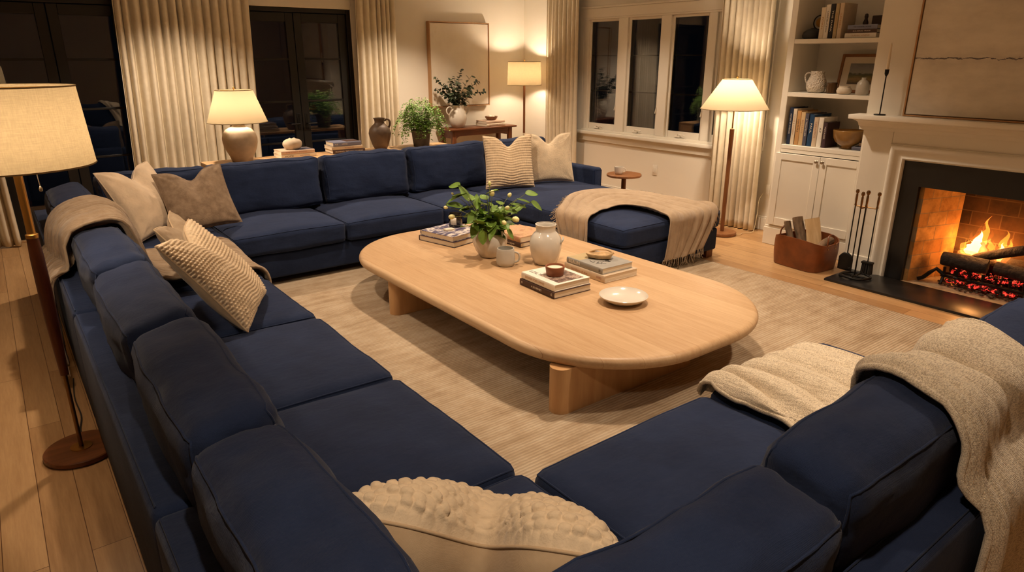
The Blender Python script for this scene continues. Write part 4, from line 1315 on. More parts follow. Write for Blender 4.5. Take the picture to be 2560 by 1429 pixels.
m.lathe([(0, -.02), (.006, -.016), (.007, -.006), (.003, .004), (0, .006)], 12, (.066, -.023, 1.245), cap=False)
m.build('pull_chain', M['nickel'], fl)
bulb(fl, 1.47, E_FLOOR)
m = MB(); m.tube(catmull([(.02, .13, .02), (.015, .22, .012), (.035, .38, .01), (.03, .62, .008), (.05, .9, .008)], 30).tolist(), .0035, 6); m.build('power_cord', M['cord_dark'], fl)

# table lamp on the console
tl = thing('table_lamp', 'table lamp with round stoneware base and glowing cream tapered shade on the console', 'lamp', (1.90, 6.82, .80))
prof = [(0, 0), (.088, 0), (.094, .006), (.108, .05), (.142, .12), (.158, .18), (.160, .22), (.148, .27), (.118, .305), (.075, .325), (.056, .333), (.052, .345), (.062, .352), (.062, .358), (.045, .36), (0, .36)]
m = MB(); m.lathe(prof, 48, cap=False, fn=lambda a, z: 1 + .008 * math.sin(a * 3 + z * 20)); m.build('lamp_base', M['lamp_stone'], tl, angle=60)
m = MB(); m.lathe([(.018, .358), (.018, .385), (.012, .388), (.012, .42)], 20); m.build('socket', M['white'], tl)
shade(tl, .272, .372, .168, .665, M['shade_white']); spider(tl, .168, .66, M['brass'], .42)
bulb(tl, .49, E_TABLE)

# drum lamp in the far corner
cl = thing('floor_lamp', 'floor lamp with small cream drum shade in the corner beside the canvas', 'lamp', (6.06, 7.68, 0))
m = MB(); m.lathe([(0, .003), (.135, .003), (.138, .008), (.138, .022), (0, .028)], 48, cap=False); m.build('base', M['teak_x'], cl)
m = MB(); m.tube([(0, 0, .025), (0, 0, 1.46)], .016, 14); m.build('pole', M['teak'], cl)
shade(cl, .238, 1.395, .225, 1.70, M['shade_linen2'] if 'shade_linen2' in M else M['shade_white']); spider(cl, .225, 1.695, M['brass'], 1.46)
bulb(cl, 1.55, E_CORNER)

# cone lamp by the window
kl = thing('floor_lamp', 'wooden floor lamp with wide white cone shade beside the bookcase curtain', 'lamp', (5.895, 4.12, 0))
m = MB(); m.lathe([(0, .004), (.142, .004), (.146, .01), (.146, .03), (.142, .036), (0, .038)], 48, cap=False); m.build('base', M['teak_x'], kl)
m = MB(); m.lathe([(.018, .036), (.021, .06), (.021, .95), (.023, .98), (.022, 1.08), (.012, 1.085)], 18); m.build('pole', M['teak'], kl)
m = MB(); m.tube([(0, 0, 1.08), (0, 0, 1.36)], .007, 10); m.build('upper_rod', M['brass'], kl)
shade(kl, .325, 1.275, .138, 1.555, M['shade_white']); spider(kl, .138, 1.55, M['brass'], 1.36)
bulb(kl, 1.40, E_CONE)
m = MB(); m.tube(catmull([(.05, -.08, .012), (.12, -.14, .01), (.20, -.12, .008), (.30, -.16, .008), (.36, -.145, .04), (.40, -.135, .2), (.41, -.13, .33), (.49, -.118, .40)], 44).tolist(), .0035, 6); m.build('power_cord', M['cord_pale'], kl)
light('fire_light', 'POINT', (5.97, 1.80, .42), E_FIRE, (1.0, .42, .12), None, shadow_soft_size=.07)
light('fire_light', 'POINT', (6.03, 1.64, .36), E_FIRE * .4, (1.0, .42, .12), None, shadow_soft_size=.05)

# wall outlets
def outlet(label, loc):
    o = thing('wall_outlet', label, 'outlet', loc)
    m = MB(); m.box(-.007, 0, -.038, .038, -.062, .062, .004, 2); m.build('cover_plate', M['plastic'], o)
    m = MB(); m.box(-.0105, -.006, -.018, .018, -.036, .036, .003, 2); m.build('receptacle', M['plastic'], o)
    return o
outlet('white outlet cover low on the wall under the casement window', (XR - .001, 5.53, .445))
outlet('white outlet with a lamp cord plugged in between curtain and bookcase', (XR - .001, 3.985, .425))

# ------------------------------------------------------------------ console and wood table behind the sofa
ct = thing('console_table', 'long light oak console table behind the back sofa', 'console', (2.9, 6.78, 0))
m = MB(); m.box(1.56, 4.24, 6.52, 7.02, .765, .80, .003, 2); m.build('top', M['oak'], ct, world=ct)
for a, b in ((1.56, 1.595), (4.205, 4.24)):
    m = MB(); m.box(a, b, 6.52, 7.02, 0, .765, .003, 2); m.build('side_panel', M['oak_y'], ct, world=ct)
m = MB(); m.box(1.595, 4.205, 6.56, 6.98, .16, .19, .003, 1); m.build('shelf', M['oak'], ct, world=ct)
wt = thing('side_table', 'dark walnut table with arched brackets against the back wall', 'table', (5.42, 7.93, 0))
m = MB(); m.box(4.86, 5.98, 7.74, 8.12, .825, .85, .008, 3); m.build('top', M['walnut_x'], wt, world=wt)
def wt_apron(y0, y1, x0, x1):
    m = MB()
    poly = [(x0, .825), (x0, .70)]
    for k in range(9): a = PI / 2 * k / 8; poly.append((x0 + .11 - .11 * math.cos(a), .64 + .10 * math.sin(a)))
    for k in range(9): a = PI / 2 * k / 8; poly.append((x1 - .11 + .11 * math.sin(a), .64 + .10 * math.cos(a)))
    poly += [(x1, .70), (x1, .825)]
    poly = [(x0, .825), (x0, .62)] + [(x0 + .02 + .10 * (1 - math.cos(PI / 2 * k / 8)), .62 + .13 * math.sin(PI / 2 * k / 8)) for k in range(9)] + [(x1 - .02 - .10 * (1 - math.cos(PI / 2 * k / 8)), .62 + .13 * math.sin(PI / 2 * k / 8)) for k in range(8, -1, -1)] + [(x1, .62), (x1, .825)]
    m.prism(poly, y0, y1, 'y')
    m.build('apron', M['walnut_x'], wt, world=wt)
wt_apron(7.785, 7.805, 4.93, 5.91); wt_apron(8.065, 8.085, 4.93, 5.91)
for xx in (4.95, 5.89):
    m = MB(); m.box(xx - .01, xx + .01, 7.80, 8.07, .72, .825); m.build('side_apron', M['walnut_x'], wt, world=wt)
for xx in (4.95, 5.89):
    for yy in (7.80, 8.07):
        m = MB(); m.box(xx - .028, xx + .028, yy - .026, yy + .026, 0, .825, .004, 2); m.build('leg', M['walnut'], wt, world=wt)
m = MB(); m.box(4.95, 5.89, 7.85, 8.05, .20, .22, .003, 1); m.build('lower_shelf', M['walnut_x'], wt, world=wt)

# canvas on the back wall
ar = thing('painting', 'tall plain pale canvas in a thin frame on the back wall', 'painting', (5.25, YB - .03, 1.12))
x0, x1, z0, z1 = 4.79, 5.75, 1.115, 2.205
m = MB(); y0_, y1_ = YB - .075, YB - .004
for a, b, c, d in ((x0, x0 + .014, z0, z1), (x1 - .014, x1, z0, z1), (x0 + .014, x1 - .014, z0, z0 + .014), (x0 + .014, x1 - .014, z1 - .014, z1)):
    m.box(a, b, y0_, y1_, c, d, .001, 1)
m.build('frame', M['frame_oak'], ar, world=ar)
k = Nodes('pale_abstract'); k.b.inputs['Roughness'].default_value = .85; k.b.inputs['Specular IOR Level'].default_value = .2
f = k.noise(k.coord((1, 1, .7)), 2.2, 6, .6)
k.l(k.ramp(f, [(.3, srgb(222, 210, 190)), (.6, srgb(234, 224, 206)), (.75, srgb(216, 202, 180))]), k.b.inputs['Base Color']); k.bump(k.noise(k.coord(), 30, 4), .2, .003)
m = MB(); m.box(x0 + .02, x1 - .02, y0_ + .008, y1_ - .02, z0 + .02, z1 - .02); m.build('canvas', k.m, ar, world=ar, smooth=False)

# things on the console
zc = .801
book('pale book at the bottom of the short stack beside the table lamp', .36, .235, .036, C['cream'], (2.435, 6.745, zc), 0, marks=[('HOME', .020, M['ink'], 'spine', -.10, 0, .09), ('ARCHIVE', .016, RED, 'spine', .06, 0, .10)], group='books on the console')
book('pale book on top of the short stack under the stone bowl', .345, .225, .034, C['pink'], (2.43, 6.748, zc + .037), 0, marks=[('THE LIGHT ROOM', .018, RED, 'spine', -.02, 0, .22)], plate=(-.02, .165, .015, .21, C['slate']), group='books on the console')
m = MB()
P = np.empty((15, 48, 3)); pr = [(.0, 0), (.06, .0), (.072, .005), (.088, .022), (.097, .042), (.099, .056), (.096, .070), (.088, .083), (.074, .093), (.056, .099), (.040, .102), (.026, .104), (.014, .105), (.006, .105), (0, .105)]
for i, (r, zq) in enumerate(pr):
    for j in range(48):
        a = 2 * PI * j / 48
        q = r * (1 + .06 * noise.noise(Vector((math.cos(a) * 1.2, math.sin(a) * 1.2, zq * 10)))) 
        P[i, j] = (q * math.cos(a), q * math.sin(a) * .85, zq + .010 * math.exp(-(((q * math.cos(a) - .02) / .012) ** 2 + (q * math.sin(a) / .02) ** 2)) * (zq > .05) + .010 * math.exp(-(((q * math.cos(a) + .025) / .012) ** 2 + (q * math.sin(a) / .02) ** 2)) * (zq > .05))
m.grid(P, closev=True)
o = m.build('stone_bowl', M['lamp_stone'], None, angle=60); o.location = (2.42, 6.86, zc + .0725); tag(o, 'rounded pale stone bowl sitting on the short book stack', 'bowl')
book('black book at the bottom of the three book stack on the console', .355, .245, .038, C['brown'], (2.98, 6.755, zc), math.radians(-3), marks=[('PROVENCE  THE STYLE OF LIVING', .018, WHT, 'spine', 0, 0, .30)], group='books on the console')
book('cream book in the middle of the three book stack on the console', .34, .235, .034, C['beige'], (2.965, 6.76, zc + .039), math.radians(-3), marks=[('INTERIORS', .016, RED, 'spine', .02, 0, .10)], group='books on the console')
book('grey book on top of the three book stack on the console', .31, .225, .040, C['dusk'], (2.97, 6.765, zc + .074), math.radians(-2), marks=[('AZ', .020, WHT, 'spine', -.12, 0, .035), ('HOUSE', .024, WHT, 'spine', -.03, 0, .06)], plate=(.0, .15, .02, .2, C['brown']), group='books on the console')
jg = thing('jug', 'brown stoneware jug with one ear handle on the console', 'jug', (3.40, 6.86, zc)); 
m = MB(); m.lathe(hollow([(.062, 0), (.07, .006), (.09, .05), (.115, .13), (.122, .17), (.112, .215), (.082, .25), (.056, .272), (.05, .29), (.056, .318), (.064, .325), (.063, .332)], .007), 44, cap=False); m.build('body', M['jug_brown'], jg, angle=60)
m = MB(); m.tube(catmull([(.054, 0, .30), (.085, 0, .318), (.11, 0, .30), (.112, 0, .26), (.098, 0, .225)], 18).tolist(), .011, 8); m.build('handle', M['jug_brown'], jg)
jg.rotation_euler = (0, 0, -.4)

# ------------------------------------------------------------------ plants
def leaf_quad(mb, p, d, nrm, L, W, curl=.12, mat=0, seg=5, tipw=.0):
    """leaf blade from p along d: oval outline, midrib fold, drooping tip"""
    d = Vector(d).normalized(); nrm = Vector(nrm); nrm = (nrm - d * nrm.dot(d)); nrm = nrm.normalized() if nrm.length > 1e-6 else d.orthogonal().normalized()
    s = d.cross(nrm)
    vs = []
    for i in range(seg + 1):
        t = i / seg
        w = W * max(.03, math.sin(PI * min(1, t ** .85)) ** .8) * (1 if i not in (0, seg) else .12) / 1
        c = Vector(p) + d * (L * t) - nrm * (curl * L * t * t)
        vs += [tuple(c + s * w / 2 + nrm * W * .10), tuple(c), tuple(c - s * w / 2 + nrm * W * .10)]
    fs = []
    for i in range(seg):
        a = i * 3
        fs += [(a, a + 1, a + 4, a + 3), (a + 1, a + 2, a + 5, a + 4)]
    mb.add(vs, fs, mat)

fn = thing('potted_fern', 'feathery bright green maidenhair fern in a grey clay pot', 'plant', (3.88, 6.80, zc))
m = MB(); m.lathe(hollow([(.082, 0), (.088, .005), (.094, .05), (.105, .15), (.112, .155), (.114, .178), (.112, .182)], .008, .02), 40, cap=False); m.build('pot', M['pot_grey'], fn, angle=60)
m = MB(); m.lathe([(0, .150), (.06, .155), (.098, .15)], 24, cap=False); m.build('soil', M['soil'], fn)
R = random.Random(5)
ms, ml = MB(), MB()
for kf in range(78):
    az = R.uniform(0, 2 * PI); reach = R.uniform(.07, .27); ht = R.uniform(.08, .36) * (1.2 - reach * 1.3); droop = R.uniform(.0, .12) + max(0, reach - .15) * 1.0
    d = np.array((math.cos(az), math.sin(az), 0))
    b = d * R.uniform(.0, .05) + np.array((0, 0, .15))
    c = catmull([b, b + d * reach * .35 + np.array((0, 0, ht * .75)), b + d * reach * .8 + np.array((0, 0, ht)), b + d * (reach * 1.1) + np.array((0, 0, ht - droop))], 22)
    ms.tube(c.tolist(), .0011, 4)
    side = np.cross(d, (0, 0, 1))
    for i in range(6, 22):
        t = i / 21
        for sd in (-1, 1):
            Ls = .055 * (1 - .65 * abs(t - .45)) * R.uniform(.7, 1.2)
            e = c[i] + side * sd * Ls + np.array((R.uniform(-.01, .01), R.uniform(-.01, .01), R.uniform(-.02, .008)))
            for q in (.4, .7, 1.0):
                p = c[i] + (e - c[i]) * q
                sz = R.uniform(.011, .018)
                nn = Vector((R.uniform(-.6, .6), R.uniform(-.6, .6), 1)); dd = Vector(tuple(e - c[i])) + Vector((R.uniform(-.02, .02), R.uniform(-.02, .02), R.uniform(-.03, .01)))
                dd.normalize(); s2 = dd.cross(nn).normalized()
                P0 = Vector(tuple(p))
                ml.add([tuple(P0), tuple(P0 + dd * sz * .7 + s2 * sz * .55), tuple(P0 + dd * sz + s2 * sz * .2), tuple(P0 + dd * sz - s2 * sz * .2), tuple(P0 + dd * sz * .7 - s2 * sz * .55)], [(0, 1, 2, 3, 4)])
ms.build('frond_stems', M['twig'], fn, angle=None)
ml.build('foliage', M['fern'], fn, smooth=False, fixn=False)

# pitcher with eucalyptus on the walnut table
pt = thing('pitcher', 'cream ceramic pitcher with two looped handles on the walnut table', 'pitcher', (5.10, 7.92, .851))
pp = [(.072, 0), (.08, .006), (.108, .06), (.124, .12), (.12, .175), (.10, .225), (.082, .255), (.08, .275), (.088, .292), (.087, .296)]
m = MB(); m.lathe(hollow(pp, .006), 44, cap=False); m.build('body', M['ceramic'], pt, angle=60)
for sx in (1, -1):
    m = MB(); m.tube(catmull([(sx * .082, 0, .262), (sx * .13, 0, .278), (sx * .172, 0, .25), (sx * .168, 0, .20), (sx * .118, 0, .155)], 20).tolist(), .009, 8); m.build('handle', M['ceramic'], pt)
def eucalyptus(k, tip, n, seed, big=False):
    R = random.Random(seed)
    b = np.array((pt.location.x, pt.location.y, .87))
    tip = np.array(tip); a = 2 * PI * seed / 9
    rim = np.array((pt.location.x + .055 * (tip[0] - b[0]) / .4, pt.location.y + .05 * math.sin(a), 1.155))
    c = catmull([b + np.array((.01 * math.cos(a), .02 * math.sin(a), .0)), rim, (rim + tip) / 2 + np.array((0, 0, .05)), tip], 26)
    o = thing('eucalyptus_branch', 'branch with dark round leaves in the cream two handled pitcher', 'branch', tuple(c[0]), 0, 'eucalyptus branches in the pitcher')
    m = MB(); m.tube(c.tolist(), np.linspace(.0035, .0015, 26).tolist(), 5); m.build('stem', M['twig'], o, world=o)
    m = MB(); k0 = 11
    n = int(n * 1.5)
    for i in range(n):
        t = i / (n - 1); q = k0 + (25 - k0) * t; p = np.array([np.interp(q, np.arange(26), c[:, j]) for j in range(3)])
        tg = Vector(tuple(c[min(25, int(q) + 1)] - c[max(0, int(q) - 1)])).normalized()
        for sd in (-1, 1):
            dirn = tg.orthogonal(); dirn.rotate(Matrix.Rotation(R.uniform(0, 2 * PI), 3, tg))
            dd = dirn + tg * .5
            L = R.uniform(.05, .075) * (1.5 if big else 1) * (1 - .35 * t)
            leaf_quad(m, p, dd, Vector((R.uniform(-1, 1), R.uniform(-1, 0), 1)), L, L * (.5 if big else .78), .15)
    m.build('foliage', M['leaf_dark'], o, world=o, smooth=False, fixn=False)
for i, (tip, n, big) in enumerate([((4.74, 7.90, 1.50), 15, 0), ((4.90, 7.78, 1.47), 9, 0), ((4.72, 7.86, 1.36), 9, 0), ((5.14, 7.88, 1.60), 11, 0), ((5.25, 7.80, 1.52), 6, 1), ((5.42, 7.88, 1.45), 10, 0), ((5.45, 7.80, 1.32), 9, 0), ((5.0, 7.74, 1.44), 9, 0), ((4.86, 7.74, 1.30), 9, 0), ((5.22, 7.74, 1.36), 8, 0), ((5.02, 7.86, 1.52), 9, 0)]):
    eucalyptus(i, tip, n, i, big)
book('cream book at the bottom of the pair on the walnut table', .345, .25, .036, C['cream'], (5.66, 7.80, .851), math.radians(4), marks=[('THE COLLECTED GARDEN', .018, RED, 'spine', .0, 0, .26)], group='books on the walnut table')
book('pale pink book under the little wooden bowl on the walnut table', .33, .24, .034, C['pink'], (5.655, 7.805, .888), math.radians(4), marks=[('STILL', .014, GLD, 'spine', .0, 0, .05)], group='books on the walnut table')
lathe_thing('bowl', 'little wooden bowl holding two pale shells on the walnut table', 'bowl', hollow([(.04, 0), (.06, .004), (.082, .025), (.09, .048), (.09, .052)], .007, .01), M['teak'], (5.66, 7.92, .9235), 36)
for i, (dx, dy, s, lab) in enumerate([(-.03, 0, .038, 'larger pale rounded shell in the little wooden bowl'), (.038, .01, .028, 'smaller pale knobbly shell in the little wooden bowl')]):
    m = MB(); m.lathe([(0, -s * .7), (s * .7, -s * .45), (s, 0), (s * .7, s * .5), (0, s * .75)], 18, cap=False, fn=lambda a, z: 1 + .12 * math.sin(a * 5 + i)); oo = m.build('shell', M['matte_white'], None, angle=70); oo.location = (5.66 + dx, 7.92 + dy, .9235 + .018 + s * .72); tag(oo, lab, 'shell')

# pedestal table by the chaise
ps = thing('side_table', 'small round wooden pedestal table beside the chaise', 'table', (5.44, 5.12, 0))
m = MB(); m.lathe([(0, .522), (.182, .522), (.19, .528), (.19, .544), (.184, .55), (0, .55)], 56, cap=False); m.build('top', M['teak_x'], ps)
m = MB(); m.tube([(0, 0, .02), (0, 0, .523)], .026, 18); m.build('pedestal', M['teak'], ps)
m = MB(); m.lathe([(0, .0), (.13, .0), (.135, .006), (.13, .02), (0, .022)], 44, cap=False); m.build('base', M['teak_x'], ps)
cu = thing('cup', 'cream cup standing on the small pedestal table', 'cup', (5.38, 5.145, .551)); cu.rotation_euler = (0, 0, -.55)
m = MB(); m.lathe(hollow([(.034, 0), (.04, .004), (.047, .03), (.049, .065), (.05, .078)], .004), 32, cap=False); m.build('body', M['ceramic'], cu, angle=60)
m = MB(); m.tube(mug_handle(.048, .02, .062, .028), .005, 8); m.build('handle', M['ceramic'], cu)

# ------------------------------------------------------------------ rug
m = MB(); m.box(.95, 4.96, .70, 5.62, .0005, .013, .005, 2)
solo(m, 'rug', M['rug'], 'large beige ribbed wool rug under the coffee table', 'rug', (2.95, 3.1, .0005))

# ------------------------------------------------------------------ coffee table
TZ = .33
tb = thing('coffee_table', 'big light oak coffee table with rounded corners and slab legs', 'table', (2.85, 3.5, .0135))
def outline(x0, x1, y0, y1, r, n=16, e=2.0):
    pts = []
    for cx, cy, a0 in ((x1 - r, y1 - r, 0), (x0 + r, y1 - r, 90), (x0 + r, y0 + r, 180), (x1 - r, y0 + r, 270)):
        for k in range(n + 1):
            a = math.radians(a0 + 90 * k / n); pts.append((cx + r * math.cos(a), cy + r * math.sin(a)))
    return pts
TX0, TX1, TY0, TY1, TR = TABLE
th = .066
rings = [(.10, -th), (.035, -th)] + [(.033 - .033 * math.sin(a), -th / 2 - th / 2 * math.cos(a)) for a in np.linspace(0, PI, 11)] + [(.10, 0)]
P = []
for d, zz in rings:
    P.append([(x, y, TZ + zz) for x, y in outline(TX0 + d, TX1 - d, TY0 + d, TY1 - d, TR - d)])
P = np.array(P); m = MB(); m.grid(P, closev=True); nn = P.shape[1]
m.f.append(tuple(range(nn))); m.f.append(tuple(reversed(range((len(rings) - 1) * nn, len(rings) * nn)))); m.mi += [0, 0]
m.build('top', M['table'], tb, world=tb, angle=30)
for y in (2.33, 4.10):
    m = MB(); pl = []
    xa, xb, t = 2.09, 3.05, .06
    for k in range(13):
        a = -PI / 2 + PI * k / 12; pl.append((xb + t * math.cos(a), y + t * math.sin(a)))
    for k in range(13):
        a = PI / 2 + PI * k / 12; pl.append((xa + t * math.cos(a), y + t * math.sin(a)))
    if y > 4: pl = [(xx + .0, yy) for xx, yy in pl]
    m.prism(pl, .0135, TZ - th + .001, 'z'); m.build('leg', M['oak_y'], tb, world=tb, angle=50)

zt = TZ + .001
k = Nodes('blue_photo_cover'); k.b.inputs['Roughness'].default_value = .4
f = k.noise(k.coord((1, 4, 1)), 9, 3, .5); k.l(k.ramp(f, [(.42, srgb(70, 66, 96)), (.5, srgb(96, 90, 116)), (.53, srgb(226, 214, 200)), (.6, srgb(214, 204, 196)), (.64, srgb(84, 80, 110))]), k.b.inputs['Base Color']); M['cover_blue'] = k.m
k = Nodes('map_cover'); k.b.inputs['Roughness'].default_value = .4
f = k.noise(k.coord(), 16, 5, .7); k.l(k.ramp(f, [(.4, srgb(176, 128, 96)), (.52, srgb(206, 168, 126)), (.6, srgb(198, 140, 118)), (.68, srgb(214, 184, 140))]), k.b.inputs['Base Color']); M['cover_map'] = k.m
k = Nodes('grey_photo_cover'); k.b.inputs['Roughness'].default_value = .4
f = k.noise(k.coord((1, 1, 1)), 13, 6, .75); k.l(k.ramp(f, [(.42, srgb(84, 66, 60)), (.52, srgb(136, 112, 100)), (.58, srgb(196, 172, 152)), (.66, srgb(110, 88, 80))]), k.b.inputs['Base Color']); M['cover_grey'] = k.m
A0 = (2.79, 4.74)
book('dark edged book at the bottom of the stack under the black candle', .385, .40, .042, C['plum'], (2.83, 4.785, zt), PI + .24, group='books on the coffee table')
book('blue and white photo book under the black candle', .365, .375, .040, M['cover_blue'], (2.835, 4.775, zt + .043), PI + .22, group='books on the coffee table')
book('dark brown lettered book at the bottom of the stack behind the bottle vase', .36, .30, .036, C['brown'], (3.145, 4.215, zt), -PI / 2 + .06, marks=[('Landscape', .024, WHT, 'spine', .02, 0, .17)], group='books on the coffee table')
book('map covered book on top of the stack behind the bottle vase', .34, .29, .044, M['cover_map'], (3.15, 4.215, zt + .037), -PI / 2 + .05, group='books on the coffee table')
book('dark brown book under the white book with the rust candle', .36, .305, .042, C['brown'], (2.592, 3.148, zt), -PI / 2 - .03, marks=[('A JOURNEY', .018, WHT, 'spine', .0, 0, .11), ('O', .022, WHT, 'spine', -.155, 0, .014), ('E', .022, WHT, 'spine', .155, 0, .012)], group='books on the coffee table')
book('white photo book with title under the rust candle', .345, .295, .044, C['white'], (2.60, 3.148, zt + .043), -PI / 2 - .03, marks=[('DESIGN FOR LIVING', .02, GLD, 'spine', -.03, 0, .20), ('EZILT', .042, INK, ((1, 0, 0), (0, 1, 0)), -.10, .06, .11)], plate=(-.05, .15, .05, .26, M['cover_grey']), group='books on the coffee table')
book('thick beige book at the bottom of the stack under the carved tray', .41, .31, .050, C['beige'], (3.060, 3.205, zt), -PI / 2 - .02, marks=[('Gardens of the', .024, RED, 'spine', -.05, 0, .17), ('WORLD', .022, RED, 'spine', .15, 0, .05)], group='books on the coffee table')
book('pale grey book with dark sketch under the carved tray', .365, .285, .040, C['grey'], (3.068, 3.215, zt + .051), -PI / 2 - .02, marks=[('BERLIN', .034, WHT, 'spine', -.10, 0, .11), ('II', .026, INK, 'spine', .155, 0, .014)], plate=(-.178, -.06, .01, .25, C['khaki']), group='books on the coffee table')
# dark sketch printed on the grey book: a few inked strokes
bko = [o for o in bpy.data.objects if o.get('label', '').startswith('pale grey book with dark sketch')][0]
m = MB(); R = random.Random(4)
for q in range(9):
    x, y = .06 + R.uniform(-.05, .05), .12 + R.uniform(-.06, .05)
    m.tube(catmull([(x, y, .0405), (x + R.uniform(-.03, .03), y + R.uniform(-.03, .03), .0405), (x + R.uniform(-.05, .05), y + R.uniform(-.04, .04), .0405)], 8).tolist(), R.uniform(.0007, .003), 4)
m.build('sketch', M['ink'], bko)
cj = thing('candle', 'candle in a black glass jar with a white label on the blue book', 'candle', (2.955, 4.665, zt + .0835))
m = MB(); m.lathe(hollow([(.052, 0), (.056, .004), (.056, .108), (.054, .112)], .004), 36, cap=False); m.build('jar', M['black_glass'], cj, angle=60)
m = MB(); m.lathe([(0, .080), (.050, .080), (.050, .086), (0, .086)], 28, cap=False); m.build('wax', M['wax'], cj)
m = MB(); P = np.array([[(.0566 * math.cos(a), .0566 * math.sin(a), z_) for z_ in (.025, .085)] for a in np.linspace(-2.95, -2.0, 8)]); m.grid(P); m.build('paper_label', M['ink_white'], cj, solid=.0006)
m = MB(); m.box(2.795, 2.875, 4.555, 4.605, zt + .0835, zt + .098, .002, 1, M4=None)
solo(m, 'matchbox', C['cream'], 'small pale matchbox beside the black candle jar', 'matchbox', (2.835, 4.58, zt + .0835))
rc = thing('candle', 'candle in a low rust coloured bowl on the white book', 'candle', (2.735, 3.135, zt + .088))
m = MB(); m.lathe(hollow([(.05, 0), (.056, .004), (.059, .03), (.064, .058), (.063, .062)], .007), 36, cap=False); m.build('bowl', M['rust'], rc, angle=60)
m = MB(); m.lathe([(0, .046), (.054, .046), (.054, .05), (0, .05)], 28, cap=False); m.build('wax', M['wax'], rc)
# carved tray: boat shape with a hooked end
m = MB(); nU, nV = 30, 22
P = np.empty((8, 40, 3)); prf = [(0, .0), (.55, .0), (.8, .006), (1.0, .028), (.97, .034), (.8, .024), (.55, .012), (0.02, .010)]
for i, (q, zz) in enumerate(prf):
    for j in range(40):
        a = 2 * PI * j / 40
        x = .098 * math.copysign(abs(math.cos(a)) ** .8, math.cos(a)); y = .05 * math.copysign(abs(math.sin(a)) ** .7, math.sin(a))
        y *= 1 - .25 * max(0, math.cos(a)) * .6
        P[i, j] = (x * q, y * q, zz + (.018 * max(0, math.cos(a)) ** 3 if .9 < q else 0) + .003 * noise.noise(Vector((x * 30, y * 30, i))))
m.grid(P, closev=True); m.f.append(tuple(range(40))); m.mi.append(0); m.f.append(tuple(reversed(range(7 * 40, 8 * 40)))); m.mi.append(0)
m.tube(catmull([(-.085, .03, .03), (-.03, .046, .046), (.03, .052, .05), (.075, .04, .042), (.095, .01, .04)], 20).tolist(), [.006] * 20, 8)
tr = m.build('carved_tray', plain('driftwood', srgb(196, 164, 120), .7, var=.3, vscale=18, bump=.4, bscale=40), None, angle=60)
tr.location = (3.225, 3.225, zt + .093); tr.rotation_euler = (0, 0, -1.0); tag(tr, 'small carved driftwood tray lying on the grey sketch book', 'tray')
lathe_thing('plate', 'shallow glossy cream plate near the table end', 'plate', [(0, .006), (.07, .004), (.075, .0), (.082, .0), (.085, .006), (.12, .020), (.145, .040), (.150, .048), (.147, .050), (.138, .040), (.11, .024), (.08, .014), (0, .012)], M['ceramic'], (2.895, 2.675, zt), 64, fn=lambda a, z: 1 + .006 * math.sin(3 * a))
mg = thing('mug', 'grey glazed mug in front of the ribbed vase', 'mug', (2.785, 3.735, zt)); mg.rotation_euler = (0, 0, -.72)
m = MB(); m.lathe(hollow([(.054, 0), (.062, .006), (.068, .03), (.069, .07), (.064, .105), (.062, .125), (.0605, .128)], .0045), 44, cap=False); m.build('body', M['mug_glaze'], mg, angle=60)
m = MB(); m.tube(mug_handle(.066, .025, .098, .034), .007, 8); m.build('handle', M['mug_glaze'], mg)
vs_ = thing('vase', 'glossy cream bottle vase with wide neck and a small lug on the coffee table', 'vase', (3.045, 3.60, zt))
m = MB(); m.lathe(hollow([(.07, 0), (.08, .008), (.10, .05), (.114, .11), (.117, .15), (.108, .195), (.088, .225), (.074, .238), (.071, .246), (.073, .285), (.077, .288), (.076, .293)], .006), 52, cap=False); m.build('body', M['ceramic'], vs_, angle=60)
m = MB(); m.tube(catmull([(.055, -.100, .165), (.062, -.108, .178), (.078, -.103, .195), (.084, -.088, .202)], 12).tolist(), [.006, .008, .008, .008, .008, .008, .008, .007, .007, .006, .005, .004], 8); m.build('lug', M['mug_glaze'], vs_)

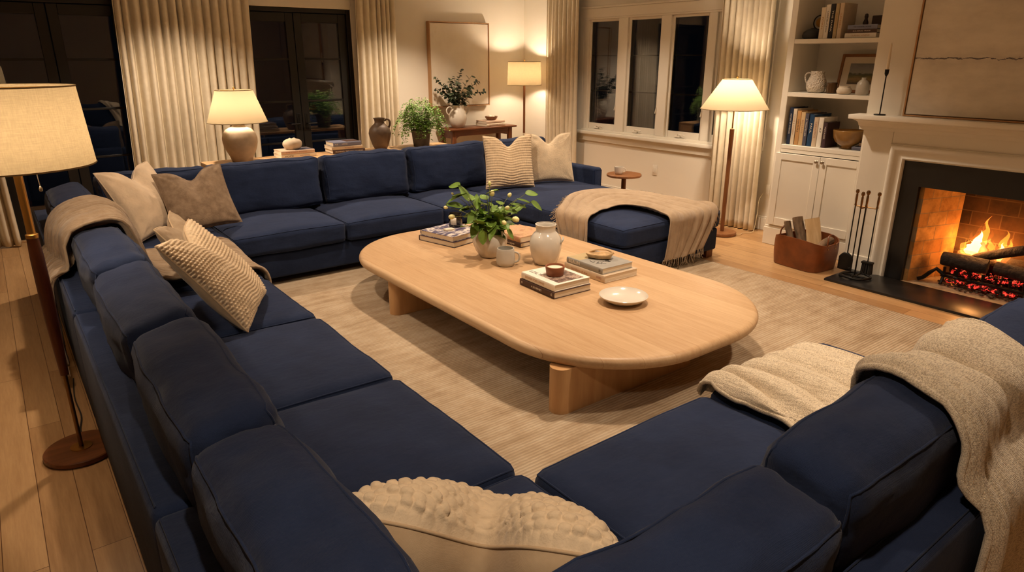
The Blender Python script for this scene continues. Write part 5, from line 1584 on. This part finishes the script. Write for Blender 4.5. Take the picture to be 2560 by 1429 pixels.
fv = thing('vase', 'ribbed cream pumpkin shaped vase filled with flower stems', 'vase', (2.835, 4.00, zt))
m = MB(); m.lathe(hollow([(.068, 0), (.08, .006), (.108, .05), (.127, .105), (.125, .145), (.104, .185), (.078, .208), (.066, .222), (.072, .24), (.076, .244)], .006), 72, cap=False, fn=lambda a, z: 1 + .075 * (abs(math.cos(a * 5)) - .5) * math.sin(PI * min(1, max(0, (z - .05) / .19))))
m.build('body', M['ceramic'], fv, angle=60)
FV = np.array((2.835, 4.00, zt))
def bouquet_stem(tip, seed, bloom, leaves, label, group):
    R = random.Random(seed)
    tip = np.array(tip, float); a = math.atan2(tip[1] - FV[1], tip[0] - FV[0]); rr = min(.05, .05 * math.hypot(tip[0] - FV[0], tip[1] - FV[1]) / .15)
    b = FV + np.array((-.02 * math.cos(a) + R.uniform(-.008, .008), -.02 * math.sin(a) + R.uniform(-.008, .008), .02))
    rim = FV + np.array((rr * math.cos(a), rr * math.sin(a), .235))
    c = catmull([b, rim, rim * .45 + tip * .55 + np.array((0, 0, .03)), tip], 24)
    o = thing('flower_stem', label, 'flower', tuple(b), 0, group)
    m = MB(); m.tube(c.tolist(), np.linspace(.0034, .002, 24).tolist(), 6); m.build('stem', M['stem'], o, world=o)
    tg = Vector(tuple(c[-1] - c[-3])).normalized()
    if bloom:
        s = bloom
        Mb = Matrix.Translation(tuple(tip)) @ tg.to_track_quat('Z', 'Y').to_matrix().to_4x4()
        m = MB(); m.lathe([(0, -s * .25), (s * .45, -s * .1), (s * .72, s * .5), (s * .66, s * 1.05), (s * .38, s * 1.5), (0, s * 1.62)], 14, M4=Mb, cap=False, fn=lambda a_, z_: 1 + .07 * math.sin(a_ * 5 + z_ * 60)); m.build('bud', M['bud'], o, world=o, angle=70)
    for (t, L, W) in leaves:
        p = np.array([np.interp(t * 23, np.arange(24), c[:, j]) for j in range(3)])
        tg2 = Vector(tuple(c[min(23, int(t * 23) + 1)] - c[max(0, int(t * 23) - 1)])).normalized()
        side = tg2.orthogonal(); side.rotate(Matrix.Rotation(R.uniform(0, 2 * PI), 3, tg2))
        out = Vector((math.cos(a), math.sin(a), 0)) * .7
        dd = side * .9 + tg2 * .5 + out + Vector((0, 0, -.15))
        m = MB(); leaf_quad(m, p, dd, Vector((R.uniform(-.4, .4), R.uniform(-.8, .2), 1)), L * R.uniform(.85, 1.15), W * R.uniform(.85, 1.15), R.uniform(.05, .35), seg=7)
        m.build('leaf', M['leaf'], o, world=o, fixn=False, angle=None)
RT = np.array((.7958, -.6056, 0)); FW = np.array((.6056, .7958, 0))
def pos(r, z, d=0): return tuple(np.array((FV[0], FV[1], 0)) + RT * r + FW * d + np.array((0, 0, z)))
bl = 'stem with one pale yellow bud in the ribbed cream vase'; gl = 'budded flower stems in the ribbed vase'
for i, (r, z, d, s, lv) in enumerate([(-.31, .705, -.02, .018, 0), (-.26, .645, -.05, .026, 1), (-.15, .755, .02, .024, 2), (.02, .80, -.04, .026, 2), (.12, .705, -.06, .021, 2), (.10, .625, -.13, .023, 2), (.175, .635, -.08, .030, 2), (.14, .775, .05, .02, 2), (.0, .86, .05, .018, 2), (-.27, .79, .06, .012, 1)]):
    bouquet_stem(pos(r, z, d), 40 + i, s, [(.58 + .12 * j, .10, .05) for j in range(lv)], bl, gl)
ll = 'leafy green stem in the ribbed cream vase'; g2 = 'leafy stems in the ribbed vase'
for i, (r, z, d, lv) in enumerate([(-.21, .86, .02, 4), (-.20, .79, 0, 4), (-.20, .70, .03, 4), (-.13, .58, -.10, 4), (-.02, .80, .0, 5), (.20, .76, .02, 4), (.26, .80, .0, 2), (.30, .745, -.02, 2), (.05, .60, -.13, 4), (-.05, .57, -.15, 4), (.12, .56, -.08, 4), (.0, .68, -.08, 5), (-.09, .68, -.06, 5), (.08, .70, .08, 5), (-.06, .72, .1, 5), (.16, .62, .1, 4), (.06, .66, -.04, 5)]):
    bouquet_stem(pos(r, z, d), 80 + i, None, [(.50 + .50 * j / max(1, lv - (lv < 3)), .125, .075) for j in range(lv + 1 - (lv < 3))], ll, g2)

# ------------------------------------------------------------------ sectional sofa
so = thing('sectional_sofa', 'huge navy fabric sectional sofa wrapped round the coffee table with a chaise', 'sofa', (.70, 3.40, 0))
NV = M['navy']
def sbox(name, x0, x1, y0, y1, z0, z1, r=.028):
    m = MB(); m.box(x0, x1, y0, y1, z0, z1, r, 3); return m.build(name, NV, so, world=so)
g = .003
for a, b in ((.43, 1.70), (1.70, 3.50), (3.50, 5.25), (5.25, 6.27)):
    f_ = sbox('back_frame', .135, .25, a + g, b - g, .07, .645)
    m = MB()
    for xx in (.152, .238):
        m.tube([(xx, a + .03, .6455), (xx, b - .03, .6455)], .003, 5)
    m.build('piping', NV, f_, world=so)
for a, b in ((.25, 1.33), (1.33, 3.22), (3.22, 5.06)): sbox('back_frame', a + g, b - g, 6.155, 6.27, .07, .645)
for a, b in ((.25, 1.25), (1.25, 3.06)):
    f_ = sbox('back_frame', a + g, b - g, .43, .54, .07, .645)
    m = MB()
    for yy in (.447, .527): m.tube([(a + .03, yy, .6455), (b - .03, yy, .6455)], .003, 5)
    m.build('piping', NV, f_, world=so)
ar_ = sbox('arm', 5.06, 5.185, 5.20, 6.27, .07, .635, .03)
m = MB(); m.tube([(5.076, 5.2, .12), (5.076, 5.199, .612), (5.169, 5.199, .612), (5.169, 5.2, .12)], .003, 5); m.build('piping', NV, ar_, world=so)
for (x0, x1, y0, y1) in ((.25, 1.19, .54, 1.69), (.25, 1.19, 1.70, 3.49), (.25, 1.19, 3.50, 5.24), (.25, 1.31, 5.25, 6.15), (1.31, 3.87, 5.24, 6.15), (3.885, 5.155, 3.64, 6.15), (1.19, 2.135, .54, 1.48), (2.14, 3.05, .54, 1.48)):
    sbox('base', x0 + g, x1 - g, y0 + g, y1 - g, .07, .275, .02)
fb = MB()
for (x, y) in ((5.09, 3.70), (3.95, 3.70), (5.09, 6.1), (1.36, 5.32), (3.0, 1.42), (1.15, 1.6), (.2, .5), (.25, 3.9), (.2, 6.2), (3.0, .48)):
    m = MB(); m.box(x - .045, x + .045, y - .035, y + .035, .0135 if (x < 4.9 and x > 1 and y > .75 and y < 5.6) else .0, .075, .004, 1); m.build('foot', M['walnut'], so, world=so)
def seat(x0, x1, y0, y1, seed, top=.028, z0=.278, h=.172, n=18):
    c = Cushion(x1 - x0 - .008, y1 - y0 - .008, h, r=.042, top=top, front=.0, amp=.007, freq=3.2, seed=seed, n=n)
    put_cushion(c, Matrix.Translation(((x0 + x1) / 2, (y0 + y1) / 2, z0)), 'seat_cushion', NV, so, so, ((2, 1), (2, -1)), .004)
seat(.27, 1.21, .56, 1.53, 1, .018)
seat(.27, 1.21, 1.53, 2.41, 2); seat(.27, 1.21, 2.41, 3.295, 3); seat(.27, 1.21, 3.295, 4.14, 4); seat(.27, 1.21, 4.14, 5.19, 5, .02)
seat(.27, 1.30, 5.19, 6.14, 6, .015)
seat(1.30, 2.225, 5.20, 6.14, 7, .045); seat(2.225, 3.19, 5.20, 6.14, 8, .045); seat(3.19, 3.875, 5.20, 6.14, 9, .03)
seat(3.875, 5.165, 3.62, 6.0, 10, .035)
seat(1.21, 2.14, .56, 1.50, 11, .02); seat(2.14, 3.03, .56, 1.50, 12, .045)
def back(cx, cy, w, rz, seed, h=.435, d=.24, lean=9, z0=.452, pinch=.012, front=.035, amp=.016, n=22):
    c = Cushion(w, d, h, r=.062, top=.022, front=front, amp=amp, freq=5, seed=seed, pinch=pinch, n=n)
    M4 = Matrix.Translation((cx, cy, z0)) @ Matrix.Rotation(rz, 4, 'Z') @ Matrix.Rotation(-math.radians(lean), 4, 'X')
    put_cushion(c, M4, 'back_cushion', NV, so, so, ((1, 1), (1, -1)), .0042)
for i, (a, b) in enumerate(((.80, 1.612), (1.62, 2.475), (2.485, 3.335), (3.345, 4.20), (4.21, 5.10), (5.11, 5.90))):
    back(.408, (a + b) / 2, b - a, PI / 2, 20 + i, lean=8 + (i % 3) + 1 * (i == 0), h=.435 - .01 * (i == 0))
for i, (a, b) in enumerate(((.56, 1.37), (1.38, 2.335), (2.345, 3.24), (3.25, 4.185), (4.195, 5.04))):
    back((a + b) / 2, 6.00, b - a, 0, 30 + i, h=.45, lean=9, pinch=.022, front=.045, amp=.020)
for i, (a, b) in enumerate(((.30, 1.295), (1.31, 2.145), (2.155, 3.02))):
    back((a + b) / 2, .700 - .015 * (i == 0), b - a, PI, 40 + i, h=.44 - .02 * (i == 0), lean=9 + 1 * (i == 0))

# ------------------------------------------------------------------ throw pillows
M['boucle'] = plain('cream_fuzzy', srgb(220, 200, 170), .95, var=.10, vscale=16, bump=.8, bscale=95, bdist=.006, spec=.1, sheen=.3)
M['oat'] = plain('oat_brushed', srgb(214, 190, 160), .95, var=.12, vscale=9, bump=.6, bscale=60, bdist=.004, spec=.1, sheen=.3)
M['tweed'] = fabric('taupe_tweed', srgb(176, 150, 122), srgb(142, 118, 94), weave=700, bump=.6, vscale=24, dist=.003)
M['linen'] = fabric('sand_linen', srgb(206, 180, 146), srgb(190, 162, 128), weave=1500, bump=.2, vscale=9)
M['linen_grey'] = fabric('greige_linen', srgb(186, 164, 136), srgb(166, 142, 114), weave=1100, bump=.35, vscale=18)
M['knit'] = plain('chunky_wool', srgb(226, 204, 172), .95, var=.07, vscale=30, bump=.5, bscale=150, bdist=.003, spec=.1, sheen=.3)
M['knit2'] = plain('ribbed_wool', srgb(222, 198, 164), .95, var=.08, vscale=40, bump=.5, bscale=160, bdist=.003, spec=.1, sheen=.3)
f_, b_ = pillow_sides(.60, .56, .24, chop=.10, seed=1, n=45, wrinkle=.012)
put_pillow('throw_pillow', 'large cream fuzzy pillow in the sofa corner beside the grey tweed pillow', (.825, 5.695, .73), (.70, .72, 0), (-.19, .18, .50), f_, b_, M['oat'])
f_, b_ = pillow_sides(.52, .50, .17, chop=.085, seed=2, n=45, wrinkle=.010)
put_pillow('throw_pillow', 'grey brown tweed pillow leaning on the back sofa cushions', (1.19, 5.605, .71), (.96, .12, .06), (-.12, .22, .46), f_, b_, M['tweed'])
f_, b_ = pillow_sides(.50, .48, .16, chop=.07, seed=3, n=41)
put_pillow('throw_pillow', 'small greige linen pillow half hidden behind the waffle knit pillow', (.825, 4.22, .665), (.34, .90, 0), (-.28, .06, .40), f_, b_, M['linen_grey'], M['linen'], front_name='linen_front', back_name='plain_back')
def waffle(X, Y):
    r = Y / .0175 + .12 * np.sin(X * 14); q = X / .020 + .5 * (np.floor(r) % 2)
    a = np.abs(np.sin(PI * r)); b = np.abs(np.sin(PI * q))
    return .009 * a ** .7 * (.3 + .7 * b)
f_, b_ = pillow_sides(.62, .57, .20, chop=.085, seed=4, n=181, wrinkle=.008, lump=waffle)
put_pillow('throw_pillow', 'big cream waffle knit pillow leaning on the long sofa side', (.79, 3.56, .70), (.42, .88, -.02), (-.24, .26, .42), f_, b_, M['knit2'], M['linen'], front_name='knit_front', back_name='linen_back')
def ribs(X, Y):
    return .009 * np.abs(np.sin(PI * (Y + .004 * np.sin(X * 9)) / .026)) ** .7 * (.9 + .1 * np.sin(X * 260))
f_, b_ = pillow_sides(.52, .54, .18, chop=.10, seed=5, n=121, wrinkle=.006, lump=ribs)
put_pillow('throw_pillow', 'cream pillow with horizontal knit stripes at the chaise corner', (4.20, 5.575, .735), (.93, -.36, 0), (.09, .23, 1), f_, b_, M['knit2'], M['linen'], front_name='striped_front', back_name='linen_back')
f_, b_ = pillow_sides(.54, .53, .18, chop=.10, seed=6, n=45, wrinkle=.009)
put_pillow('throw_pillow', 'cream teddy fleece pillow behind the striped knit pillow beside the sofa arm', (4.74, 5.575, .735), (.92, -.40, 0), (.10, .26, 1), f_, b_, M['boucle'])
def bobbles(X, Y):
    r = Y / .026; row = np.floor(r); q = X / .030 + .5 * (row % 2) + .18 * np.sin(row * 2.3 + X * 14)
    jx = np.sin(np.floor(q) * 12.9 + row * 4.1) * .12; jy = np.sin(np.floor(q) * 7.7 + row * 9.3) * .14
    dx = (q - np.floor(q) - .5 - jx) * 1.75; dy = (r - row - .5 - jy) * 1.9
    soft = 1 - .6 * np.exp(-(X / .10) ** 2) * (Y > .02)
    return .0125 * soft * np.sqrt(np.clip(1 - dx ** 2 - dy ** 2, 0, 1)) * (.8 + .3 * np.sin(np.floor(q) * 5.1 + row * 3.7))
f_, b_ = pillow_sides(.66, .50, .30, chop=.15, seed=7, n=261, wrinkle=.012, lump=bobbles, chopw=.28, back_t=.32, slump=-.08, tp=.72)
put_pillow('throw_pillow', 'chunky bobble knit pillow with plain linen back in the near sofa corner', (.77, 1.105, .612), (-.63, .78, -.0), (-.31, -.25, .42), f_, b_, M['knit'], M['linen'], front_name='knit_front', back_name='linen_back')

# ------------------------------------------------------------------ throw blankets
def throw_mat(name, c1, c2, weave, streak, ribs_=None):
    return fabric(name, c1, c2, weave=weave, bump=.4, vscale=12, dist=.003, streak=streak, sheen=.25, crease=ribs_, crease_h=.4)
M['throw_tan'] = throw_mat('taupe_throw', srgb(178, 154, 126), srgb(154, 130, 104), 900, None, (3, 16, 3))
M['throw_beige'] = throw_mat('beige_throw', srgb(190, 166, 138), srgb(172, 148, 120), 900, None)
M['throw_cream'] = throw_mat('cream_fleck_throw', srgb(242, 226, 198), srgb(230, 212, 182), 800, ((22, 95, 95), 3.2, srgb(140, 116, 90), .6), (16, 3, 3))
def blanket(label, P, mat, ends, fringe_len, nf, seed, thick=.012, loc=None, hems=True):
    loc = loc or tuple(P.reshape(-1, 3)[P.reshape(-1, 3)[:, 2].argmin()])
    o = thing('throw_blanket', label, 'blanket', loc)
    m = MB(); m.grid(P); m.build('cloth', mat, o, world=o, angle=None, solid=thick)
    for (E, D) in ends:
        fm = fringe_mesh(E, D, nf, fringe_len, seed=seed)
        fm.build('fringe', mat, o, world=o, angle=None)
    if hems:
        m = MB()
        for E in (P[:, 0], P[:, -1]): m.tube(E[::2].tolist(), thick * .75, 6)
        m.build('hem', mat, o, world=o, angle=None)
    return o
def folds(ns, nv, amp, k, seed, keep=None):
    s = np.linspace(0, 1, ns)[:, None]; v = np.linspace(0, 1, nv)[None, :]
    R = np.random.RandomState(seed); a, b, c = R.uniform(0, 6, 3)
    ph = k * v + .45 * np.sin(2 * PI * s * .9 + a) + .25 * np.sin(2 * PI * s * 2.1 + b + v * 3)
    f = np.abs(np.sin(PI * ph)) ** .75
    f = f * (.65 + .35 * np.sin(2 * PI * (s * 1.4 + v * .7) + c))
    return amp * f
def strip_over(path, centre, half, ns, nv, axis):
    """cloth strip following an upright profile path [(a,z)]; axis 'x': a is x and the width runs along y"""
    pr = catmull([(p[0], p[1]) for p in path], ns)
    s = np.linspace(0, 1, ns)
    c = np.interp(s, np.linspace(0, 1, len(centre)), centre); h = np.interp(s, np.linspace(0, 1, len(half)), half)
    ker = np.ones(9) / 9
    c = np.convolve(np.pad(c, 4, 'edge'), ker, 'valid'); h = np.convolve(np.pad(h, 4, 'edge'), ker, 'valid')
    v = np.linspace(-1, 1, nv)
    P = np.empty((ns, nv, 3))
    wdt = c[:, None] + h[:, None] * v[None, :]
    if axis == 'x':
        P[..., 0] = pr[:, 0:1]; P[..., 1] = wdt
    else:
        P[..., 1] = pr[:, 0:1]; P[..., 0] = wdt
    P[..., 2] = pr[:, 1:2]
    t = np.gradient(pr, axis=0); t /= np.linalg.norm(t, axis=1, keepdims=True)
    nrm = np.stack([-t[:, 1], t[:, 0]], -1)   # left of travel = outwards when the path climbs then crosses over
    return P, nrm
from mathutils.bvhtree import BVHTree
def bvh_of(roots):
    bpy.context.view_layer.update()
    vs, fs = [], []
    for r in roots:
        for o in [r] + list(r.children_recursive):
            if o.type == 'MESH' and not o.name.startswith(('piping', 'seam_welt')):
                b = len(vs); mw = o.matrix_world
                vs += [mw @ v.co for v in o.data.vertices]; fs += [tuple(b + i for i in p.vertices) for p in o.data.polygons]
    return BVHTree.FromPolygons(vs, fs)
def settle(P, tree, nrm, iters=40, clear=.022, pull=.004, axis='x'):
    '''let the cloth sink towards what it lies on, smoothing as it goes and never passing through'''
    k0 = 0 if axis == 'x' else 1
    for it in range(iters):
        Q = P.copy()
        Q[1:-1] = .5 * P[1:-1] + .25 * (P[:-2] + P[2:])
        R_ = Q.copy()
        R_[:, 1:-1] = .5 * Q[:, 1:-1] + .25 * (Q[:, :-2] + Q[:, 2:])
        R_[:, 0] = Q[:, 0]; R_[:, -1] = Q[:, -1]
        P = R_
        if it < iters - 14:
            P[..., k0] -= nrm[:, None, 0] * pull; P[..., 2] -= nrm[:, None, 1] * pull
        for i in range(P.shape[0]):
            for j in range(P.shape[1]):
                p = Vector(P[i, j])
                loc, n, idx, d = tree.find_nearest(p, .25)
                if loc is None: continue
                sd = (p - loc).dot(n)
                if sd < 0 or d < clear:
                    q = loc + n * clear
                    P[i, j] = q
    for _ in range(7):
        Q = P.copy(); Q[1:-1, 1:-1] = .4 * P[1:-1, 1:-1] + .15 * (P[:-2, 1:-1] + P[2:, 1:-1] + P[1:-1, :-2] + P[1:-1, 2:]); P = Q
    return P
def out_normals(P, nrm, axis):
    N = grid_normals(P); k0 = 0 if axis == 'x' else 1
    ref = np.zeros_like(P); ref[..., k0] = nrm[:, None, 0]; ref[..., 2] = nrm[:, None, 1]
    sg = np.sign((N * ref).sum(-1, keepdims=True)); sg[sg == 0] = 1
    return N * sg
def lift(P, nrm, f, axis):
    k0 = 0 if axis == 'x' else 1
    P[..., k0] += nrm[:, None, 0] * f; P[..., 2] += nrm[:, None, 1] * f
    return P
sofa_tree = bvh_of([so] + [o for o in bpy.data.objects if o.name.startswith('throw_pillow') and o.parent is None])
# taupe throw across the long side, from the floor side over the back and the seat
path = [(.075, .17), (.095, .40), (.115, .60), (.155, .675), (.24, .705), (.275, .82), (.33, .915), (.42, .945), (.52, .90), (.60, .76), (.655, .60), (.72, .515), (.86, .505), (1.05, .508), (1.18, .50), (1.232, .455), (1.243, .36), (1.245, .27)]
ns, nv = 120, 110
P, nr = strip_over(path, [4.40, 4.40, 4.42, 4.48, 4.55, 4.60, 4.62, 4.62], [.30, .32, .33, .36, .40, .42, .43, .42], ns, nv, 'x')
P = settle(P, sofa_tree, nr, clear=.030, axis='x')
f = folds(ns, nv, .032, 10, 3) + folds(ns, nv, .013, 24, 5)
P = P + out_normals(P, nr, 'x') * f[..., None]
blanket('taupe ribbed throw laid over the long sofa side behind the floor lamp', P, M['throw_tan'], [(P[0], (0, 0, -1))], .08, 46, 4)
# cream flecked throw over the near side
path = [(.375, .06), (.378, .30), (.392, .56), (.400, .68), (.41, .78), (.43, .88), (.50, .95), (.65, .96), (.80, .92), (.88, .80), (.92, .64), (.97, .545), (1.10, .53), (1.30, .53), (1.46, .525), (1.525, .48), (1.54, .40)]
P, nr = strip_over(path, [2.16, 2.15, 2.12, 2.08, 2.13, 2.34, 2.44, 2.50, 2.52], [.32, .32, .31, .30, .31, .35, .35, .34, .33], ns, nv, 'y')
P = settle(P, sofa_tree, nr, axis='y')
f = folds(ns, nv, .036, 4.2, 8) + folds(ns, nv, .006, 13, 2)
flat = np.interp(np.linspace(0, 1, ns), [0, .35, .5, .62, 1], [.9, .35, .25, .9, 1])[:, None]
v = np.linspace(-1, 1, nv)
roll = .026 * np.exp(-((v + .88) / .09) ** 2) + .018 * np.exp(-((v + .64) / .07) ** 2)   # rolled hem along one side
f = f * flat + roll[None, :]
P = P + out_normals(P, nr, 'y') * f[..., None]
blanket('cream flecked woven throw draped over the near sofa back', P, M['throw_cream'], [(P[0], (0, 0, -1))], .05, 64, 6, thick=.014)
# beige fringed throw over the chaise end, turning from its long side to its front
inn = catmull([(3.50, 3.97), (3.86, 3.99), (4.12, 4.10), (4.33, 4.07), (4.40, 3.86), (4.39, 3.60), (4.34, 3.17)], 120)
out_ = catmull([(3.48, 4.28), (3.86, 4.40), (4.25, 4.66), (4.70, 4.66), (5.0, 4.42), (5.07, 4.05), (5.02, 3.62), (4.87, 3.32)], 120)
nv = 70; v = np.linspace(0, 1, nv)[None, :]
wob = .02 * np.sin(np.linspace(0, 1, 120) * 17)[:, None]
X = inn[:, None, 0] * (1 - v) + out_[:, None, 0] * v; Y = inn[:, None, 1] * (1 - v) + out_[:, None, 1] * v + wob * v
F_ = folds(120, nv, .042, 4.6, 12) + folds(120, nv, .006, 17, 4)
def fold_over(c, edge, r, Z):
    d = (edge + r) - c
    th_ = np.clip(d / r, 0, PI / 2)
    c2 = np.where(d > 0, edge + r - r * np.sin(th_), c)
    dz = np.where(d > 0, r * (1 - np.cos(th_)) + np.clip(d - r * PI / 2, 0, None), 0)
    return c2, Z - dz, th_
crown = .03 * np.clip(1 - ((X - 4.52) / .66) ** 2, 0, 1) * np.clip(1 - ((Y - 4.8) / 1.2) ** 2, 0, 1)
Z = np.full_like(X, .482) + crown
X2, Z, tx = fold_over(X, 3.850, .045, Z); Y2, Z, ty = fold_over(Y, 3.595, .045, Z)
P = np.stack([X2 - np.sin(tx) * F_, Y2 - np.sin(ty) * F_, Z + np.cos(np.maximum(tx, ty)) * F_], -1)
Z_ = P[..., 2]; P[..., 2] = np.maximum(Z_, .115)
blanket('beige throw with long fringe draped over the end of the chaise', P, M['throw_beige'], [(P[0], (0, 0, -1)), (P[-1], (0, 0, -1)), (P[8:34, -1], (-.45, .35, -.35)), (P[66:114, -1], lambda q: np.array((.7 * (1 - q) + .3, .1, -.15 - .5 * q)))], .075, 46, 9, thick=.010, hems=False)

# ------------------------------------------------------------------ camera and world
cam = bpy.data.cameras.new('camera'); co = bpy.data.objects.new('camera', cam); link(co)
cam.sensor_width = 36; cam.lens = 36 * 1680 / 2560; cam.clip_start = .02
co.location = (0, 0, 1.75)
co.rotation_euler = (PI / 2 - math.atan((714.5 - 145) / 1680), 0, -math.radians(37.27))
scene.camera = co
w = bpy.data.worlds.new('night'); scene.world = w; w.use_nodes = True
w.node_tree.nodes['Background'].inputs[0].default_value = (.02, .025, .04, 1)
w.node_tree.nodes['Background'].inputs[1].default_value = .02
scene.view_settings.view_transform = 'Standard'; scene.view_settings.look = 'None'
scene.view_settings.gamma = 1; scene.view_settings.use_curve_mapping = False
scene.view_settings.exposure = EXPOSURE
scene.cycles.use_denoising = True; scene.cycles.use_adaptive_sampling = True; scene.cycles.adaptive_threshold = .06
scene.cycles.max_bounces = 7; scene.cycles.diffuse_bounces = 3; scene.cycles.glossy_bounces = 3; scene.cycles.transmission_bounces = 6; scene.cycles.volume_bounces = 0
scene.cycles.sample_clamp_indirect = 6
scene.cycles.caustics_reflective = False; scene.cycles.caustics_refractive = False
